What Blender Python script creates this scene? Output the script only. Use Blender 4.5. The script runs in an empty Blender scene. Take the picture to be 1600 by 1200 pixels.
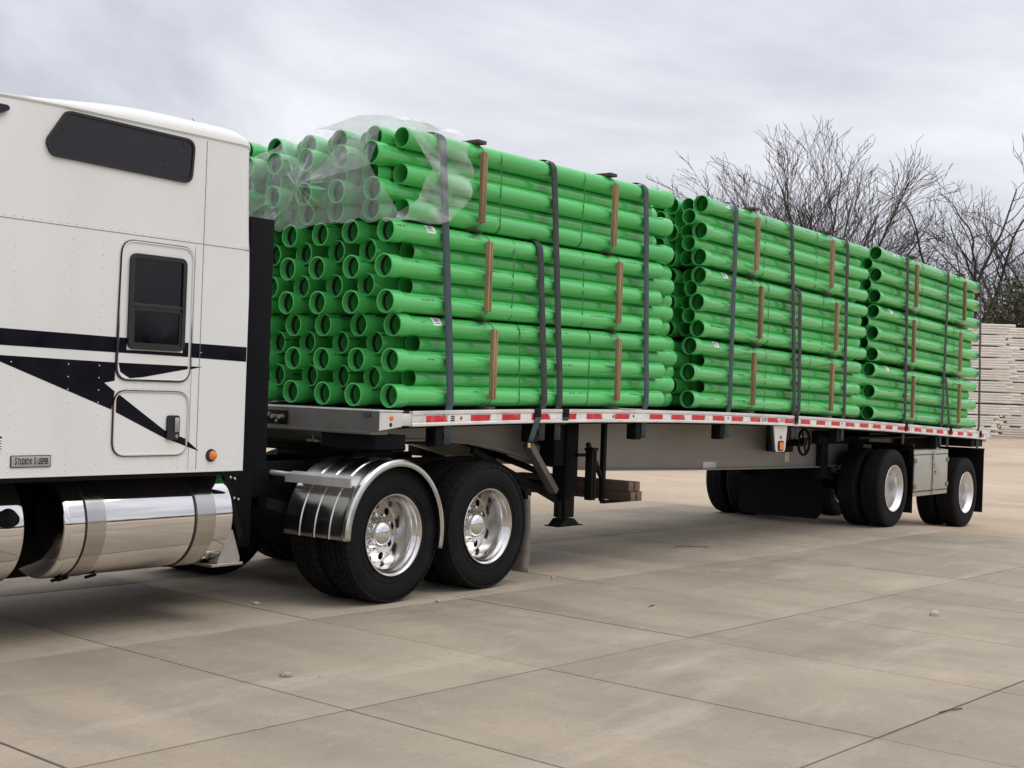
import bpy, bmesh, math, random
import numpy as np
from mathutils import Vector, Matrix

# ------------------------------------------------------------------ camera
scn = bpy.context.scene
cam = bpy.data.objects.new('camera', bpy.data.cameras.new('camera'))
scn.collection.objects.link(cam)
cam.data.sensor_fit = 'HORIZONTAL'
cam.data.sensor_width = 36.0
cam.data.lens = 36.0 * 2084.39 / 1600.0
cam.data.clip_start = 0.1
cam.data.clip_end = 3000
YAW, PITCH, ROLL = 0.65985, 0.0054352, 0.034959
d = Vector((math.cos(PITCH)*math.cos(YAW), math.cos(PITCH)*math.sin(YAW), math.sin(PITCH)))
r0 = d.cross(Vector((0, 0, 1))).normalized(); u0 = r0.cross(d)
rr = r0*math.cos(ROLL) + u0*math.sin(ROLL); uu = -r0*math.sin(ROLL) + u0*math.cos(ROLL)
M = Matrix((rr, uu, -d)).transposed().to_4x4(); M.translation = Vector((-7.3212, -6.8383, 1.6302))
cam.matrix_world = M
scn.camera = cam

# ------------------------------------------------------------------ sky, sun, exposure
SUN_EL, SUN_AZ = math.radians(54), math.radians(-62)     # azimuth measured from +X
world = bpy.data.worlds.new('World'); scn.world = world; world.use_nodes = True
nt = world.node_tree; nt.nodes.clear()
def wn(t, **k):
    n = nt.nodes.new(t)
    for a, b in k.items(): setattr(n, a, b)
    return n
out = wn('ShaderNodeOutputWorld'); bg = wn('ShaderNodeBackground'); bg.inputs[1].default_value = 0.1
sky = wn('ShaderNodeTexSky', sky_type='NISHITA'); sky.sun_disc = False
sky.sun_elevation = SUN_EL; sky.sun_rotation = math.pi/2 - SUN_AZ
sky.air_density = 1.0; sky.dust_density = 3.0
tc = wn('ShaderNodeTexCoord'); sep = wn('ShaderNodeSeparateXYZ')
nt.links.new(tc.outputs['Generated'], sep.inputs[0])
def mth(op, a, b=None, c=None):
    n = wn('ShaderNodeMath', operation=op)
    for i, v in enumerate((a, b, c)):
        if v is None: continue
        if isinstance(v, (int, float)): n.inputs[i].default_value = v
        else: nt.links.new(v, n.inputs[i])
    return n.outputs[0]
zc = mth('MAXIMUM', sep.outputs[2], 0.0)
den = mth('ADD', zc, 0.30)
cmb = wn('ShaderNodeCombineXYZ')
nt.links.new(mth('DIVIDE', sep.outputs[0], den), cmb.inputs[0])
nt.links.new(mth('DIVIDE', sep.outputs[1], den), cmb.inputs[1])
cmb.inputs[2].default_value = 9.3
n1 = wn('ShaderNodeTexNoise'); n1.inputs['Scale'].default_value = 1.15; n1.inputs['Detail'].default_value = 7; n1.inputs['Roughness'].default_value = 0.55; n1.inputs['Distortion'].default_value = 0.35
nt.links.new(cmb.outputs[0], n1.inputs['Vector'])
ramp = wn('ShaderNodeValToRGB')
ramp.color_ramp.elements[0].position = 0.36; ramp.color_ramp.elements[0].color = (4.6, 4.8, 5.5, 1)
ramp.color_ramp.elements[1].position = 0.645; ramp.color_ramp.elements[1].color = (8.5, 8.58, 9.1, 1)
nt.links.new(n1.outputs[0], ramp.inputs[0])
# overcast luminance: brighter overhead than at the horizon
lum = mth('MULTIPLY_ADD', zc, 1.35, 0.88)
hz = mth('POWER', mth('SUBTRACT', 1.0, zc), 14.0)           # slightly paler low over the horizon
lum2 = mth('MULTIPLY_ADD', hz, 0.28, lum)
vs = wn('ShaderNodeVectorMath', operation='SCALE'); nt.links.new(ramp.outputs[0], vs.inputs[0]); nt.links.new(lum2, vs.inputs['Scale'])
mx = wn('ShaderNodeMix', data_type='RGBA'); mx.inputs[0].default_value = 0.94
nt.links.new(sky.outputs[0], mx.inputs[6]); nt.links.new(vs.outputs[0], mx.inputs[7])
nt.links.new(mx.outputs[2], bg.inputs[0]); nt.links.new(bg.outputs[0], out.inputs[0])

sl = bpy.data.lights.new('sun', 'SUN'); sl.energy = 0.92; sl.angle = math.radians(40); sl.color = (1.0, 0.95, 0.88)
so = bpy.data.objects.new('sun', sl); scn.collection.objects.link(so)
sd = Vector((math.cos(SUN_EL)*math.cos(SUN_AZ), math.cos(SUN_EL)*math.sin(SUN_AZ), math.sin(SUN_EL)))
so.rotation_euler = (-sd).to_track_quat('-Z', 'Y').to_euler()
vs_ = scn.view_settings; vs_.view_transform = 'Standard'; vs_.look = 'None'; vs_.gamma = 1.0; vs_.exposure = 0.0
try: vs_.use_curve_mapping = False
except Exception: pass
scn.cycles.max_bounces = 10; scn.cycles.transparent_max_bounces = 16
scn.cycles.use_denoising = True

random.seed(7); rng = np.random.default_rng(7)
COL = scn.collection
PI = math.pi

# ------------------------------------------------------------------ materials
MATS = {}
def material(name, base, rough=0.5, metal=0.0, var=0.08, vscale=6.0, bump=0.0, bscale=60.0, spec=0.5, rvar=0.08,
             dirt=None, dirt_amt=0.0, dirt_scale=3.0, coat=0.0, coords='pos', objvar=0.0, stretch=(1, 1, 1), detail=5):
    m = bpy.data.materials.new(name); m.use_nodes = True
    t = m.node_tree; b = t.nodes['Principled BSDF']
    L = t.links
    def N(ty, **k):
        n = t.nodes.new(ty)
        for a, v in k.items(): setattr(n, a, v)
        return n
    if coords == 'pos':
        src = N('ShaderNodeNewGeometry').outputs['Position']
    else:
        src = N('ShaderNodeTexCoord').outputs['Object']
    mp = N('ShaderNodeMapping'); mp.inputs['Scale'].default_value = stretch
    L.new(src, mp.inputs[0]); vec = mp.outputs[0]
    nz = N('ShaderNodeTexNoise'); nz.inputs['Scale'].default_value = vscale; nz.inputs['Detail'].default_value = detail
    L.new(vec, nz.inputs['Vector'])
    mr = N('ShaderNodeMapRange'); mr.inputs[1].default_value = 0.3; mr.inputs[2].default_value = 0.7
    mr.inputs[3].default_value = 1 - var; mr.inputs[4].default_value = 1 + var
    L.new(nz.outputs[0], mr.inputs[0])
    val = mr.outputs[0]
    if objvar:
        oi = N('ShaderNodeObjectInfo'); m2 = N('ShaderNodeMapRange'); m2.inputs[3].default_value = 1-objvar; m2.inputs[4].default_value = 1+objvar
        L.new(oi.outputs['Random'], m2.inputs[0])
        mm = N('ShaderNodeMath', operation='MULTIPLY'); L.new(val, mm.inputs[0]); L.new(m2.outputs[0], mm.inputs[1]); val = mm.outputs[0]
    sc_ = N('ShaderNodeVectorMath', operation='SCALE'); sc_.inputs[0].default_value = base[:3]; L.new(val, sc_.inputs['Scale'])
    colr = sc_.outputs[0]
    if dirt is not None:
        dz = N('ShaderNodeTexNoise'); dz.inputs['Scale'].default_value = dirt_scale; dz.inputs['Detail'].default_value = 8; dz.inputs['Roughness'].default_value = 0.7
        L.new(vec, dz.inputs['Vector'])
        dr = N('ShaderNodeMapRange'); dr.inputs[1].default_value = 0.50; dr.inputs[2].default_value = 0.75; dr.inputs[3].default_value = 0; dr.inputs[4].default_value = dirt_amt
        L.new(dz.outputs[0], dr.inputs[0])
        mxx = N('ShaderNodeMix', data_type='RGBA'); L.new(dr.outputs[0], mxx.inputs[0]); L.new(colr, mxx.inputs[6]); mxx.inputs[7].default_value = (*dirt, 1)
        colr = mxx.outputs[2]
    L.new(colr, b.inputs['Base Color'])
    rn = N('ShaderNodeMapRange'); rn.inputs[1].default_value = 0.3; rn.inputs[2].default_value = 0.7
    rn.inputs[3].default_value = max(0.02, rough - rvar); rn.inputs[4].default_value = min(1, rough + rvar)
    L.new(nz.outputs[0], rn.inputs[0]); L.new(rn.outputs[0], b.inputs['Roughness'])
    b.inputs['Metallic'].default_value = metal
    b.inputs['Specular IOR Level'].default_value = spec
    b.inputs['Coat Weight'].default_value = coat
    if bump:
        bz = N('ShaderNodeTexNoise'); bz.inputs['Scale'].default_value = bscale; bz.inputs['Detail'].default_value = 4
        L.new(vec, bz.inputs['Vector'])
        bp = N('ShaderNodeBump'); bp.inputs['Strength'].default_value = bump; bp.inputs['Distance'].default_value = 0.01
        L.new(bz.outputs[0], bp.inputs['Height']); L.new(bp.outputs[0], b.inputs['Normal'])
    MATS[name] = m
    return m

material('white_paint', (0.765, 0.77, 0.745), 0.30, var=0.025, vscale=1.2, coat=0.15, dirt=(0.55, 0.51, 0.45), dirt_amt=0.16, dirt_scale=2.0, bump=0.12, bscale=2.6, stretch=(1, 1, 0.45))
material('black_paint', (0.003, 0.004, 0.008), 0.18, var=0.1, spec=0.18)
material('black_plastic', (0.006, 0.006, 0.0075), 0.6, var=0.2, vscale=3, spec=0.10)
material('black_steel', (0.008, 0.008, 0.008), 0.6, var=0.25, vscale=5, dirt=(0.03, 0.027, 0.024), dirt_amt=0.35, spec=0.14)
material('rubber', (0.009, 0.009, 0.0095), 0.75, var=0.22, vscale=7, dirt=(0.028, 0.026, 0.023), dirt_amt=0.45, dirt_scale=4, bump=0.15, bscale=90, coords='obj', spec=0.15)
material('rubber_trim', (0.012, 0.012, 0.013), 0.55, var=0.1)
material('glass_dark', (0.003, 0.003, 0.005), 0.05, var=0.05, spec=0.35)
material('tint_panel', (0.016, 0.015, 0.019), 0.3, var=0.05, spec=0.4)
material('chrome', (0.80, 0.80, 0.80), 0.06, metal=1, var=0.03, rvar=0.02)
material('tank_alu', (0.80, 0.78, 0.76), 0.07, metal=1, var=0.03, rvar=0.03, vscale=3, bump=0.012, bscale=9, stretch=(0.3, 1, 1))
material('fender_alu', (0.60, 0.59, 0.56), 0.20, metal=1, var=0.06, rvar=0.05, vscale=7, bump=0.05, bscale=12)
material('tank_band', (0.55, 0.52, 0.49), 0.16, metal=1, var=0.04, rvar=0.04)
material('wheel_alu', (0.70, 0.685, 0.66), 0.20, metal=1, var=0.05, rvar=0.05, vscale=9)
material('wheel_alu_dull', (0.78, 0.77, 0.75), 0.32, metal=0.85, var=0.08, rvar=0.06, vscale=9, dirt=(0.3, 0.27, 0.24), dirt_amt=0.4)
material('rail_alu', (0.80, 0.79, 0.76), 0.42, metal=0.45, var=0.10, vscale=9, dirt=(0.20, 0.18, 0.16), dirt_amt=0.55, dirt_scale=7, stretch=(0.4, 1, 1.6))
material('beam_alu', (0.30, 0.29, 0.265), 0.45, metal=0.6, var=0.14, vscale=2.2, dirt=(0.16, 0.14, 0.12), dirt_amt=0.5, dirt_scale=2.0, stretch=(0.35, 1, 1.2), bump=0.03, bscale=30)
material('header_alu', (0.22, 0.215, 0.205), 0.38, metal=0.75, var=0.12, vscale=3, dirt=(0.14, 0.12, 0.11), dirt_amt=0.4, dirt_scale=2.5)
material('plate_alu', (0.74, 0.73, 0.70), 0.4, metal=0.4, var=0.08)
material('toolbox_alu', (0.42, 0.41, 0.36), 0.5, metal=0.25, var=0.06, vscale=4, dirt=(0.2, 0.18, 0.15), dirt_amt=0.3)
material('box_trim', (0.20, 0.19, 0.17), 0.5, metal=0.4, var=0.1)
material('steel_bright', (0.55, 0.54, 0.52), 0.3, metal=1, var=0.1)
material('rust_steel', (0.10, 0.06, 0.045), 0.7, var=0.3, vscale=12)
material('orange_lens', (0.85, 0.20, 0.015), 0.22, var=0.05, coat=0.4)
material('red_tape', (0.62, 0.012, 0.020), 0.35, var=0.15, vscale=14, dirt=(0.55, 0.45, 0.42), dirt_amt=0.35, dirt_scale=16)
material('white_tape', (0.82, 0.81, 0.77), 0.35, var=0.06, vscale=14, dirt=(0.35, 0.32, 0.28), dirt_amt=0.45, dirt_scale=16)
material('amber_lamp', (0.45, 0.10, 0.05), 0.3, var=0.1)
material('badge_plate', (0.42, 0.41, 0.39), 0.45, metal=0.35, var=0.05)
material('ink', (0.02, 0.018, 0.016), 0.5, var=0.05)
material('blue_ink', (0.015, 0.012, 0.12), 0.5, var=0.05)
material('red_hose', (0.25, 0.012, 0.015), 0.45, var=0.1)
material('green_plastic', (0.05, 0.55, 0.10), 0.4, var=0.1)
material('brass', (0.75, 0.52, 0.22), 0.35, metal=0.7, var=0.1)
material('paper', (0.80, 0.80, 0.80), 0.6, var=0.05, dirt=(0.15, 0.15, 0.17), dirt_amt=0.0)
material('yellow_label', (0.65, 0.60, 0.35), 0.6, var=0.1)
material('strap', (0.034, 0.042, 0.040), 0.75, var=0.18, vscale=10, bump=0.25, bscale=140, dirt=(0.12, 0.12, 0.11), dirt_amt=0.35, dirt_scale=6)
material('strap_blue', (0.048, 0.076, 0.084), 0.75, var=0.18, vscale=10, bump=0.25, bscale=140, dirt=(0.12, 0.12, 0.11), dirt_amt=0.3, dirt_scale=6)
material('band_green', (0.02, 0.16, 0.045), 0.5, var=0.1)
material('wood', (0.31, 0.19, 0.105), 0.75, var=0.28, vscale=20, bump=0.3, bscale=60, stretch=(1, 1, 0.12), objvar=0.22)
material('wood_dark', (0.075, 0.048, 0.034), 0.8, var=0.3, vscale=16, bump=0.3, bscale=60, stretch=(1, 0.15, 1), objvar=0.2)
material('wood_end', (0.17, 0.105, 0.07), 0.8, var=0.25, vscale=30)
material('flap_metal', (0.27, 0.235, 0.20), 0.5, metal=0.3, var=0.2, vscale=5, dirt=(0.12, 0.09, 0.07), dirt_amt=0.5, dirt_scale=4)
material('stone', (0.42, 0.37, 0.31), 0.85, var=0.2, vscale=30, bump=0.5, bscale=60, objvar=0.35)
material('twig', (0.05, 0.04, 0.03), 0.85, var=0.2)
material('bark', (0.050, 0.040, 0.034), 0.9, var=0.3, vscale=3, objvar=0.2)
material('white_pipe', (0.72, 0.68, 0.61), 0.5, var=0.06, vscale=2, objvar=0.05, dirt=(0.5, 0.46, 0.4), dirt_amt=0.3, dirt_scale=1.2)
material('dark_gap', (0.03, 0.028, 0.025), 0.9)
material('leaf_olive', (0.060, 0.062, 0.026), 0.7, var=0.4, vscale=1.1)
material('far_wood', (0.045, 0.042, 0.035), 0.9, var=0.4, vscale=0.4)

# green pipe: object space along the pipe, scuffs and a printed line
def pipe_material():
    m = material('green_pipe', (0.078, 0.50, 0.118), 0.13, var=0.06, vscale=3.0, coords='obj', objvar=0.08, spec=0.75,
                 dirt=(0.12, 0.24, 0.09), dirt_amt=0.18, dirt_scale=6.0, stretch=(0.35, 1, 1), rvar=0.06)
    t = m.node_tree; b = t.nodes['Principled BSDF']; L = t.links
    col = b.inputs['Base Color'].links[0].from_socket
    tcn = t.nodes.new('ShaderNodeTexCoord'); sp = t.nodes.new('ShaderNodeSeparateXYZ'); L.new(tcn.outputs['Object'], sp.inputs[0])
    def mm(op, a, b_=None, c=None):
        n = t.nodes.new('ShaderNodeMath'); n.operation = op
        for i, v in enumerate((a, b_, c)):
            if v is None: continue
            if isinstance(v, (int, float)): n.inputs[i].default_value = v
            else: L.new(v, n.inputs[i])
        return n.outputs[0]
    ang = mm('ARCTAN2', sp.outputs[2], sp.outputs[1])
    band = mm('LESS_THAN', mm('ABSOLUTE', mm('SUBTRACT', ang, 2.75)), 0.085)
    nz = t.nodes.new('ShaderNodeTexNoise'); nz.noise_dimensions = '1D'; nz.inputs['Scale'].default_value = 2.2
    oi = t.nodes.new('ShaderNodeObjectInfo')
    L.new(mm('ADD', sp.outputs[0], mm('MULTIPLY', oi.outputs['Random'], 50.0)), nz.inputs['W'])
    on1 = mm('GREATER_THAN', nz.outputs[0], 0.60)
    nz2 = t.nodes.new('ShaderNodeTexNoise'); nz2.noise_dimensions = '1D'; nz2.inputs['Scale'].default_value = 60
    L.new(sp.outputs[0], nz2.inputs['W'])
    on2 = mm('GREATER_THAN', nz2.outputs[0], 0.42)
    k = mm('MULTIPLY', mm('MULTIPLY', band, mm('MULTIPLY', on1, on2)), 0.8)
    mxx = t.nodes.new('ShaderNodeMix'); mxx.data_type = 'RGBA'; L.new(k, mxx.inputs[0]); L.new(col, mxx.inputs[6]); mxx.inputs[7].default_value = (0.012, 0.05, 0.015, 1)
    L.new(mxx.outputs[2], b.inputs['Base Color'])
pipe_material()

def ground_materials():
    # concrete slab surface
    for nm in ('concrete', 'dirt'):
        m = bpy.data.materials.new(nm); m.use_nodes = True; MATS[nm] = m
        t = m.node_tree; b = t.nodes['Principled BSDF']; L = t.links
        geo = t.nodes.new('ShaderNodeNewGeometry')
        def noise(scale, stretch=(1, 1, 1), detail=6, rough=0.6, rot=0.0):
            mp = t.nodes.new('ShaderNodeMapping'); mp.inputs['Scale'].default_value = stretch; mp.inputs['Rotation'].default_value = (0, 0, rot)
            L.new(geo.outputs['Position'], mp.inputs[0])
            n = t.nodes.new('ShaderNodeTexNoise'); n.inputs['Scale'].default_value = scale; n.inputs['Detail'].default_value = detail; n.inputs['Roughness'].default_value = rough
            L.new(mp.outputs[0], n.inputs['Vector']); return n.outputs[0]
        def rng_(v, a, b_, c, d_):
            n = t.nodes.new('ShaderNodeMapRange'); L.new(v, n.inputs[0])
            for i, x in enumerate((a, b_, c, d_)): n.inputs[i+1].default_value = x
            return n.outputs[0]
        def mixc(f, a, b_):
            n = t.nodes.new('ShaderNodeMix'); n.data_type = 'RGBA'; L.new(f, n.inputs[0])
            if isinstance(a, tuple): n.inputs[6].default_value = (*a, 1)
            else: L.new(a, n.inputs[6])
            if isinstance(b_, tuple): n.inputs[7].default_value = (*b_, 1)
            else: L.new(b_, n.inputs[7])
            return n.outputs[2]
        if nm == 'concrete':
            c = mixc(rng_(noise(0.55), 0.35, 0.65, 0, 1), (0.315, 0.275, 0.216), (0.440, 0.375, 0.290))
            c = mixc(rng_(noise(1.6, (1, 0.28, 1), rot=0.1), 0.48, 0.70, 0, 0.75), c, (0.255, 0.232, 0.200))
            c = mixc(rng_(noise(2.4, (0.22, 1, 1), rot=-0.5), 0.54, 0.74, 0, 0.70), c, (0.52, 0.45, 0.37))
            c = mixc(rng_(noise(0.9, (0.3, 1, 1), 7, .7, rot=0.3), 0.57, 0.76, 0, 0.75), c, (0.20, 0.187, 0.168))
            c = mixc(rng_(noise(9, (1, 1, 1), 4), 0.60, 0.78, 0, 0.30), c, (0.24, 0.21, 0.18))
            c = mixc(rng_(noise(60, (1, 1, 1), 3), 0.50, 0.75, 0, 0.35), c, (0.20, 0.18, 0.15))
            c = mixc(rng_(noise(150, (1, 1, 1), 2), 0.55, 0.75, 0, 0.30), c, (0.58, 0.52, 0.45))
            c = mixc(rng_(noise(16, (1, 1, 1), 9, .82), 0.50, 0.72, 0, 0.50), c, (0.235, 0.205, 0.168))
            c = mixc(rng_(noise(7, (0.5, 1, 1), 9, .82, rot=.7), 0.53, 0.72, 0, 0.40), c, (0.50, 0.44, 0.36))
            oi = t.nodes.new('ShaderNodeObjectInfo')
            vsn = t.nodes.new('ShaderNodeVectorMath'); vsn.operation = 'SCALE'; wt = t.nodes.new('ShaderNodeVectorMath'); wt.operation = 'MULTIPLY'; wt.inputs[1].default_value = (0.945, 0.915, 0.875); L.new(c, wt.inputs[0]); L.new(wt.outputs[0], vsn.inputs[0]); L.new(rng_(oi.outputs['Random'], 0, 1, 0.975, 1.025), vsn.inputs['Scale'])
            L.new(vsn.outputs[0], b.inputs['Base Color'])
            bh, bs, bd = noise(45, (1, 1, 1), 6), 0.25, 0.01
        else:
            c = mixc(rng_(noise(0.22), 0.35, 0.65, 0, 1), (0.43, 0.325, 0.225), (0.56, 0.445, 0.33))
            c = mixc(rng_(noise(0.5, (1, 0.25, 1), 7, rot=0.4), 0.52, 0.75, 0, 0.7), c, (0.30, 0.225, 0.155))
            c = mixc(rng_(noise(3.0, (1, 1, 1), 7, .7), 0.50, 0.8, 0, 0.5), c, (0.60, 0.50, 0.39))
            c = mixc(rng_(noise(25, (1, 1, 1), 5), 0.55, 0.8, 0, 0.4), c, (0.25, 0.19, 0.14))
            # joints and margins of the paving are packed with dark fines
            sp = t.nodes.new('ShaderNodeSeparateXYZ'); L.new(geo.outputs['Position'], sp.inputs[0])
            L.new(c, b.inputs['Base Color'])
            bh, bs, bd = noise(18, (1, 1, 1), 8, .7), 0.6, 0.03
        b.inputs['Roughness'].default_value = 0.82; b.inputs['Specular IOR Level'].default_value = 0.25
        bp = t.nodes.new('ShaderNodeBump'); bp.inputs['Strength'].default_value = bs; bp.inputs['Distance'].default_value = bd
        L.new(bh, bp.inputs['Height']); L.new(bp.outputs[0], b.inputs['Normal'])
ground_materials()
material('joint_fill', (0.070, 0.054, 0.040), 0.95, var=0.3, vscale=15)

def film_material():
    m = bpy.data.materials.new('film'); m.use_nodes = True; MATS['film'] = m
    t = m.node_tree; L = t.links; b = t.nodes['Principled BSDF']
    b.inputs['Base Color'].default_value = (0.86, 0.88, 0.87, 1)
    b.inputs['Roughness'].default_value = 0.09
    tcn = t.nodes.new('ShaderNodeTexCoord')
    nz = t.nodes.new('ShaderNodeTexNoise'); nz.inputs['Scale'].default_value = 3.5; nz.inputs['Detail'].default_value = 6; nz.inputs['Distortion'].default_value = 1.5
    L.new(tcn.outputs['Object'], nz.inputs['Vector'])
    lw = t.nodes.new('ShaderNodeLayerWeight'); lw.inputs['Blend'].default_value = 0.35
    mr = t.nodes.new('ShaderNodeMapRange'); mr.inputs[1].default_value = 0.3; mr.inputs[2].default_value = 0.75; mr.inputs[3].default_value = 0.04; mr.inputs[4].default_value = 0.20
    L.new(nz.outputs[0], mr.inputs[0])
    ad = t.nodes.new('ShaderNodeMath'); ad.operation = 'MULTIPLY_ADD'; L.new(lw.outputs['Facing'], ad.inputs[0]); ad.inputs[1].default_value = 0.32; L.new(mr.outputs[0], ad.inputs[2])
    geo = t.nodes.new('ShaderNodeNewGeometry')
    pm = t.nodes.new('ShaderNodeMapRange'); pm.inputs[1].default_value = 0.505; pm.inputs[2].default_value = 0.56; pm.inputs[3].default_value = 0.0; pm.inputs[4].default_value = 0.26
    L.new(geo.outputs['Pointiness'], pm.inputs[0])
    a2 = t.nodes.new('ShaderNodeMath'); a2.operation = 'ADD'; a2.use_clamp = True; L.new(ad.outputs[0], a2.inputs[0]); L.new(pm.outputs[0], a2.inputs[1])
    L.new(a2.outputs[0], b.inputs['Alpha'])
    bz = t.nodes.new('ShaderNodeTexNoise'); bz.noise_type = 'RIDGED_MULTIFRACTAL'; bz.inputs['Scale'].default_value = 2.6; bz.inputs['Detail'].default_value = 2.5; bz.inputs['Distortion'].default_value = 0.6
    L.new(tcn.outputs['Object'], bz.inputs['Vector'])
    bp = t.nodes.new('ShaderNodeBump'); bp.inputs['Strength'].default_value = 0.5; bp.inputs['Distance'].default_value = 0.035
    L.new(bz.outputs[0], bp.inputs['Height']); L.new(bp.outputs[0], b.inputs['Normal'])
    cr = t.nodes.new('ShaderNodeMapRange'); cr.inputs[1].default_value = 1.05; cr.inputs[2].default_value = 1.7; cr.inputs[3].default_value = 0; cr.inputs[4].default_value = 0.30
    L.new(bz.outputs[0], cr.inputs[0])
    a3 = t.nodes.new('ShaderNodeMath'); a3.operation = 'ADD'; a3.use_clamp = True; L.new(a2.outputs[0], a3.inputs[0]); L.new(cr.outputs[0], a3.inputs[1]); L.new(a3.outputs[0], b.inputs['Alpha'])
film_material()

# ------------------------------------------------------------------ mesh helpers
class MB:
    def __init__(s): s.v = []; s.f = []
    def add(s, vs, fs):
        o = len(s.v); s.v += [tuple(p) for p in vs]; s.f += [tuple(i + o for i in f) for f in fs]; return s
    def box(s, x0, x1, y0, y1, z0, z1):
        return s.add([(x0,y0,z0),(x1,y0,z0),(x1,y1,z0),(x0,y1,z0),(x0,y0,z1),(x1,y0,z1),(x1,y1,z1),(x0,y1,z1)],
                     [(0,3,2,1),(4,5,6,7),(0,1,5,4),(1,2,6,5),(2,3,7,6),(3,0,4,7)])
    def bbox(s, x0, x1, y0, y1, z0, z1, b=0.005):
        """box with chamfered edges"""
        bm = bmesh.new(); bmesh.ops.create_cube(bm, size=1)
        for v in bm.verts:
            v.co = Vector(((x0+x1)/2 + v.co.x*(x1-x0), (y0+y1)/2 + v.co.y*(y1-y0), (z0+z1)/2 + v.co.z*(z1-z0)))
        bmesh.ops.bevel(bm, geom=list(bm.edges), offset=b, segments=2, affect='EDGES', profile=0.5)
        bm.verts.index_update()
        s.add([v.co[:] for v in bm.verts], [[v.index for v in f.verts] for f in bm.faces]); bm.free(); return s
    def tube(s, p0, p1, r0, r1=None, n=10, caps=True):
        r1 = r0 if r1 is None else r1
        p0, p1 = Vector(p0), Vector(p1); a = (p1-p0).normalized()
        h = Vector((0,0,1)) if abs(a.z) < 0.9 else Vector((1,0,0))
        e1 = a.cross(h).normalized(); e2 = a.cross(e1)
        vs = []
        for p, r in ((p0, r0), (p1, r1)):
            for k in range(n):
                t = 2*PI*k/n; vs.append(p + e1*(r*math.cos(t)) + e2*(r*math.sin(t)))
        fs = [(k, (k+1) % n, n+(k+1) % n, n+k) for k in range(n)]
        if caps: fs += [tuple(range(n-1, -1, -1)), tuple(range(n, 2*n))]
        return s.add(vs, fs)
    def path(s, pts, r, n=8):
        for a, b in zip(pts[:-1], pts[1:]): s.tube(a, b, r, n=n)
        return s
    def lathe(s, prof, n=32, axis='y', origin=(0,0,0), close=False):
        """prof: list of (a along axis, r)"""
        vs = []
        for a, r in prof:
            for k in range(n):
                t = 2*PI*k/n; c, q = r*math.cos(t), r*math.sin(t)
                p = (c, a, q) if axis == 'y' else ((a, c, q) if axis == 'x' else (c, q, a))
                vs.append((p[0]+origin[0], p[1]+origin[1], p[2]+origin[2]))
        fs = []
        m = len(prof)
        for i in range(m if close else m-1):
            j = (i+1) % m
            for k in range(n):
                k2 = (k+1) % n
                fs.append((i*n+k, i*n+k2, j*n+k2, j*n+k))
        return s.add(vs, fs)
    def prism(s, poly, y0, y1):
        """poly in (x,z), extruded along y"""
        n = len(poly)
        vs = [(x, y0, z) for x, z in poly] + [(x, y1, z) for x, z in poly]
        fs = [tuple(range(n)), tuple(range(2*n-1, n-1, -1))] + [(k, n+k, n+(k+1) % n, (k+1) % n) for k in range(n)]
        return s.add(vs, fs)
    def bar(s, p0, p1, w, h, up=(0,0,1)):
        p0, p1 = Vector(p0), Vector(p1); a = (p1-p0).normalized(); e1 = a.cross(Vector(up)).normalized(); e2 = e1.cross(a)
        vs = [p + e1*(sx*w/2) + e2*(sz*h/2) for p in (p0, p1) for sx, sz in ((-1,-1),(1,-1),(1,1),(-1,1))]
        return s.add(vs, [(0,3,2,1),(4,5,6,7),(0,1,5,4),(1,2,6,5),(2,3,7,6),(3,0,4,7)])
    def grid(s, P):
        """P array (m,n,3)"""
        m, n = P.shape[:2]
        return s.add(P.reshape(-1, 3).tolist(), [(i*n+j, (i+1)*n+j, (i+1)*n+j+1, i*n+j+1) for i in range(m-1) for j in range(n-1)])
    def mesh(s, name, mat, smooth=35):
        me = bpy.data.meshes.new(name); me.from_pydata(s.v, [], s.f); me.update()
        bm = bmesh.new(); bm.from_mesh(me); bmesh.ops.recalc_face_normals(bm, faces=bm.faces); bm.to_mesh(me); bm.free()
        if smooth:
            me.polygons.foreach_set('use_smooth', [True]*len(me.polygons)); me.set_sharp_from_angle(angle=math.radians(smooth))
        for q in (mat if isinstance(mat, (list, tuple)) else [mat]): me.materials.append(MATS[q])
        return me
    def build(s, name, mat, parent=None, smooth=35, **k):
        return place(name, s.mesh(name, mat, smooth), parent, **k)

def place(name, data, parent=None, loc=None, rot=None, label=None, cat=None, group=None, kind=None):
    o = bpy.data.objects.new(name, data); COL.objects.link(o)
    if parent is not None: o.parent = parent
    if loc is not None: o.location = loc
    if rot is not None: o.rotation_euler = rot
    if label: o['label'] = label
    if cat: o['category'] = cat
    if group: o['group'] = group
    if kind: o['kind'] = kind
    return o
def thing(name, label, cat, loc=(0,0,0), group=None): return place(name, None, None, loc, None, label, cat, group)
def text_mesh(txt, size, mat, sx=1.0, extrude=0.001, bold=0.0):
    c = bpy.data.curves.new('lettering', 'FONT'); c.body = txt; c.size = size; c.extrude = extrude; c.align_x = 'CENTER'; c.align_y = 'CENTER'; c.resolution_u = 3; c.offset = bold
    o = bpy.data.objects.new('lettering', c); COL.objects.link(o)
    dg = bpy.context.evaluated_depsgraph_get(); me = bpy.data.meshes.new_from_object(o.evaluated_get(dg))
    bpy.data.objects.remove(o); bpy.data.curves.remove(c)
    for v in me.vertices: v.co.x *= sx
    me.materials.clear(); me.materials.append(MATS[mat]); return me

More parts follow.
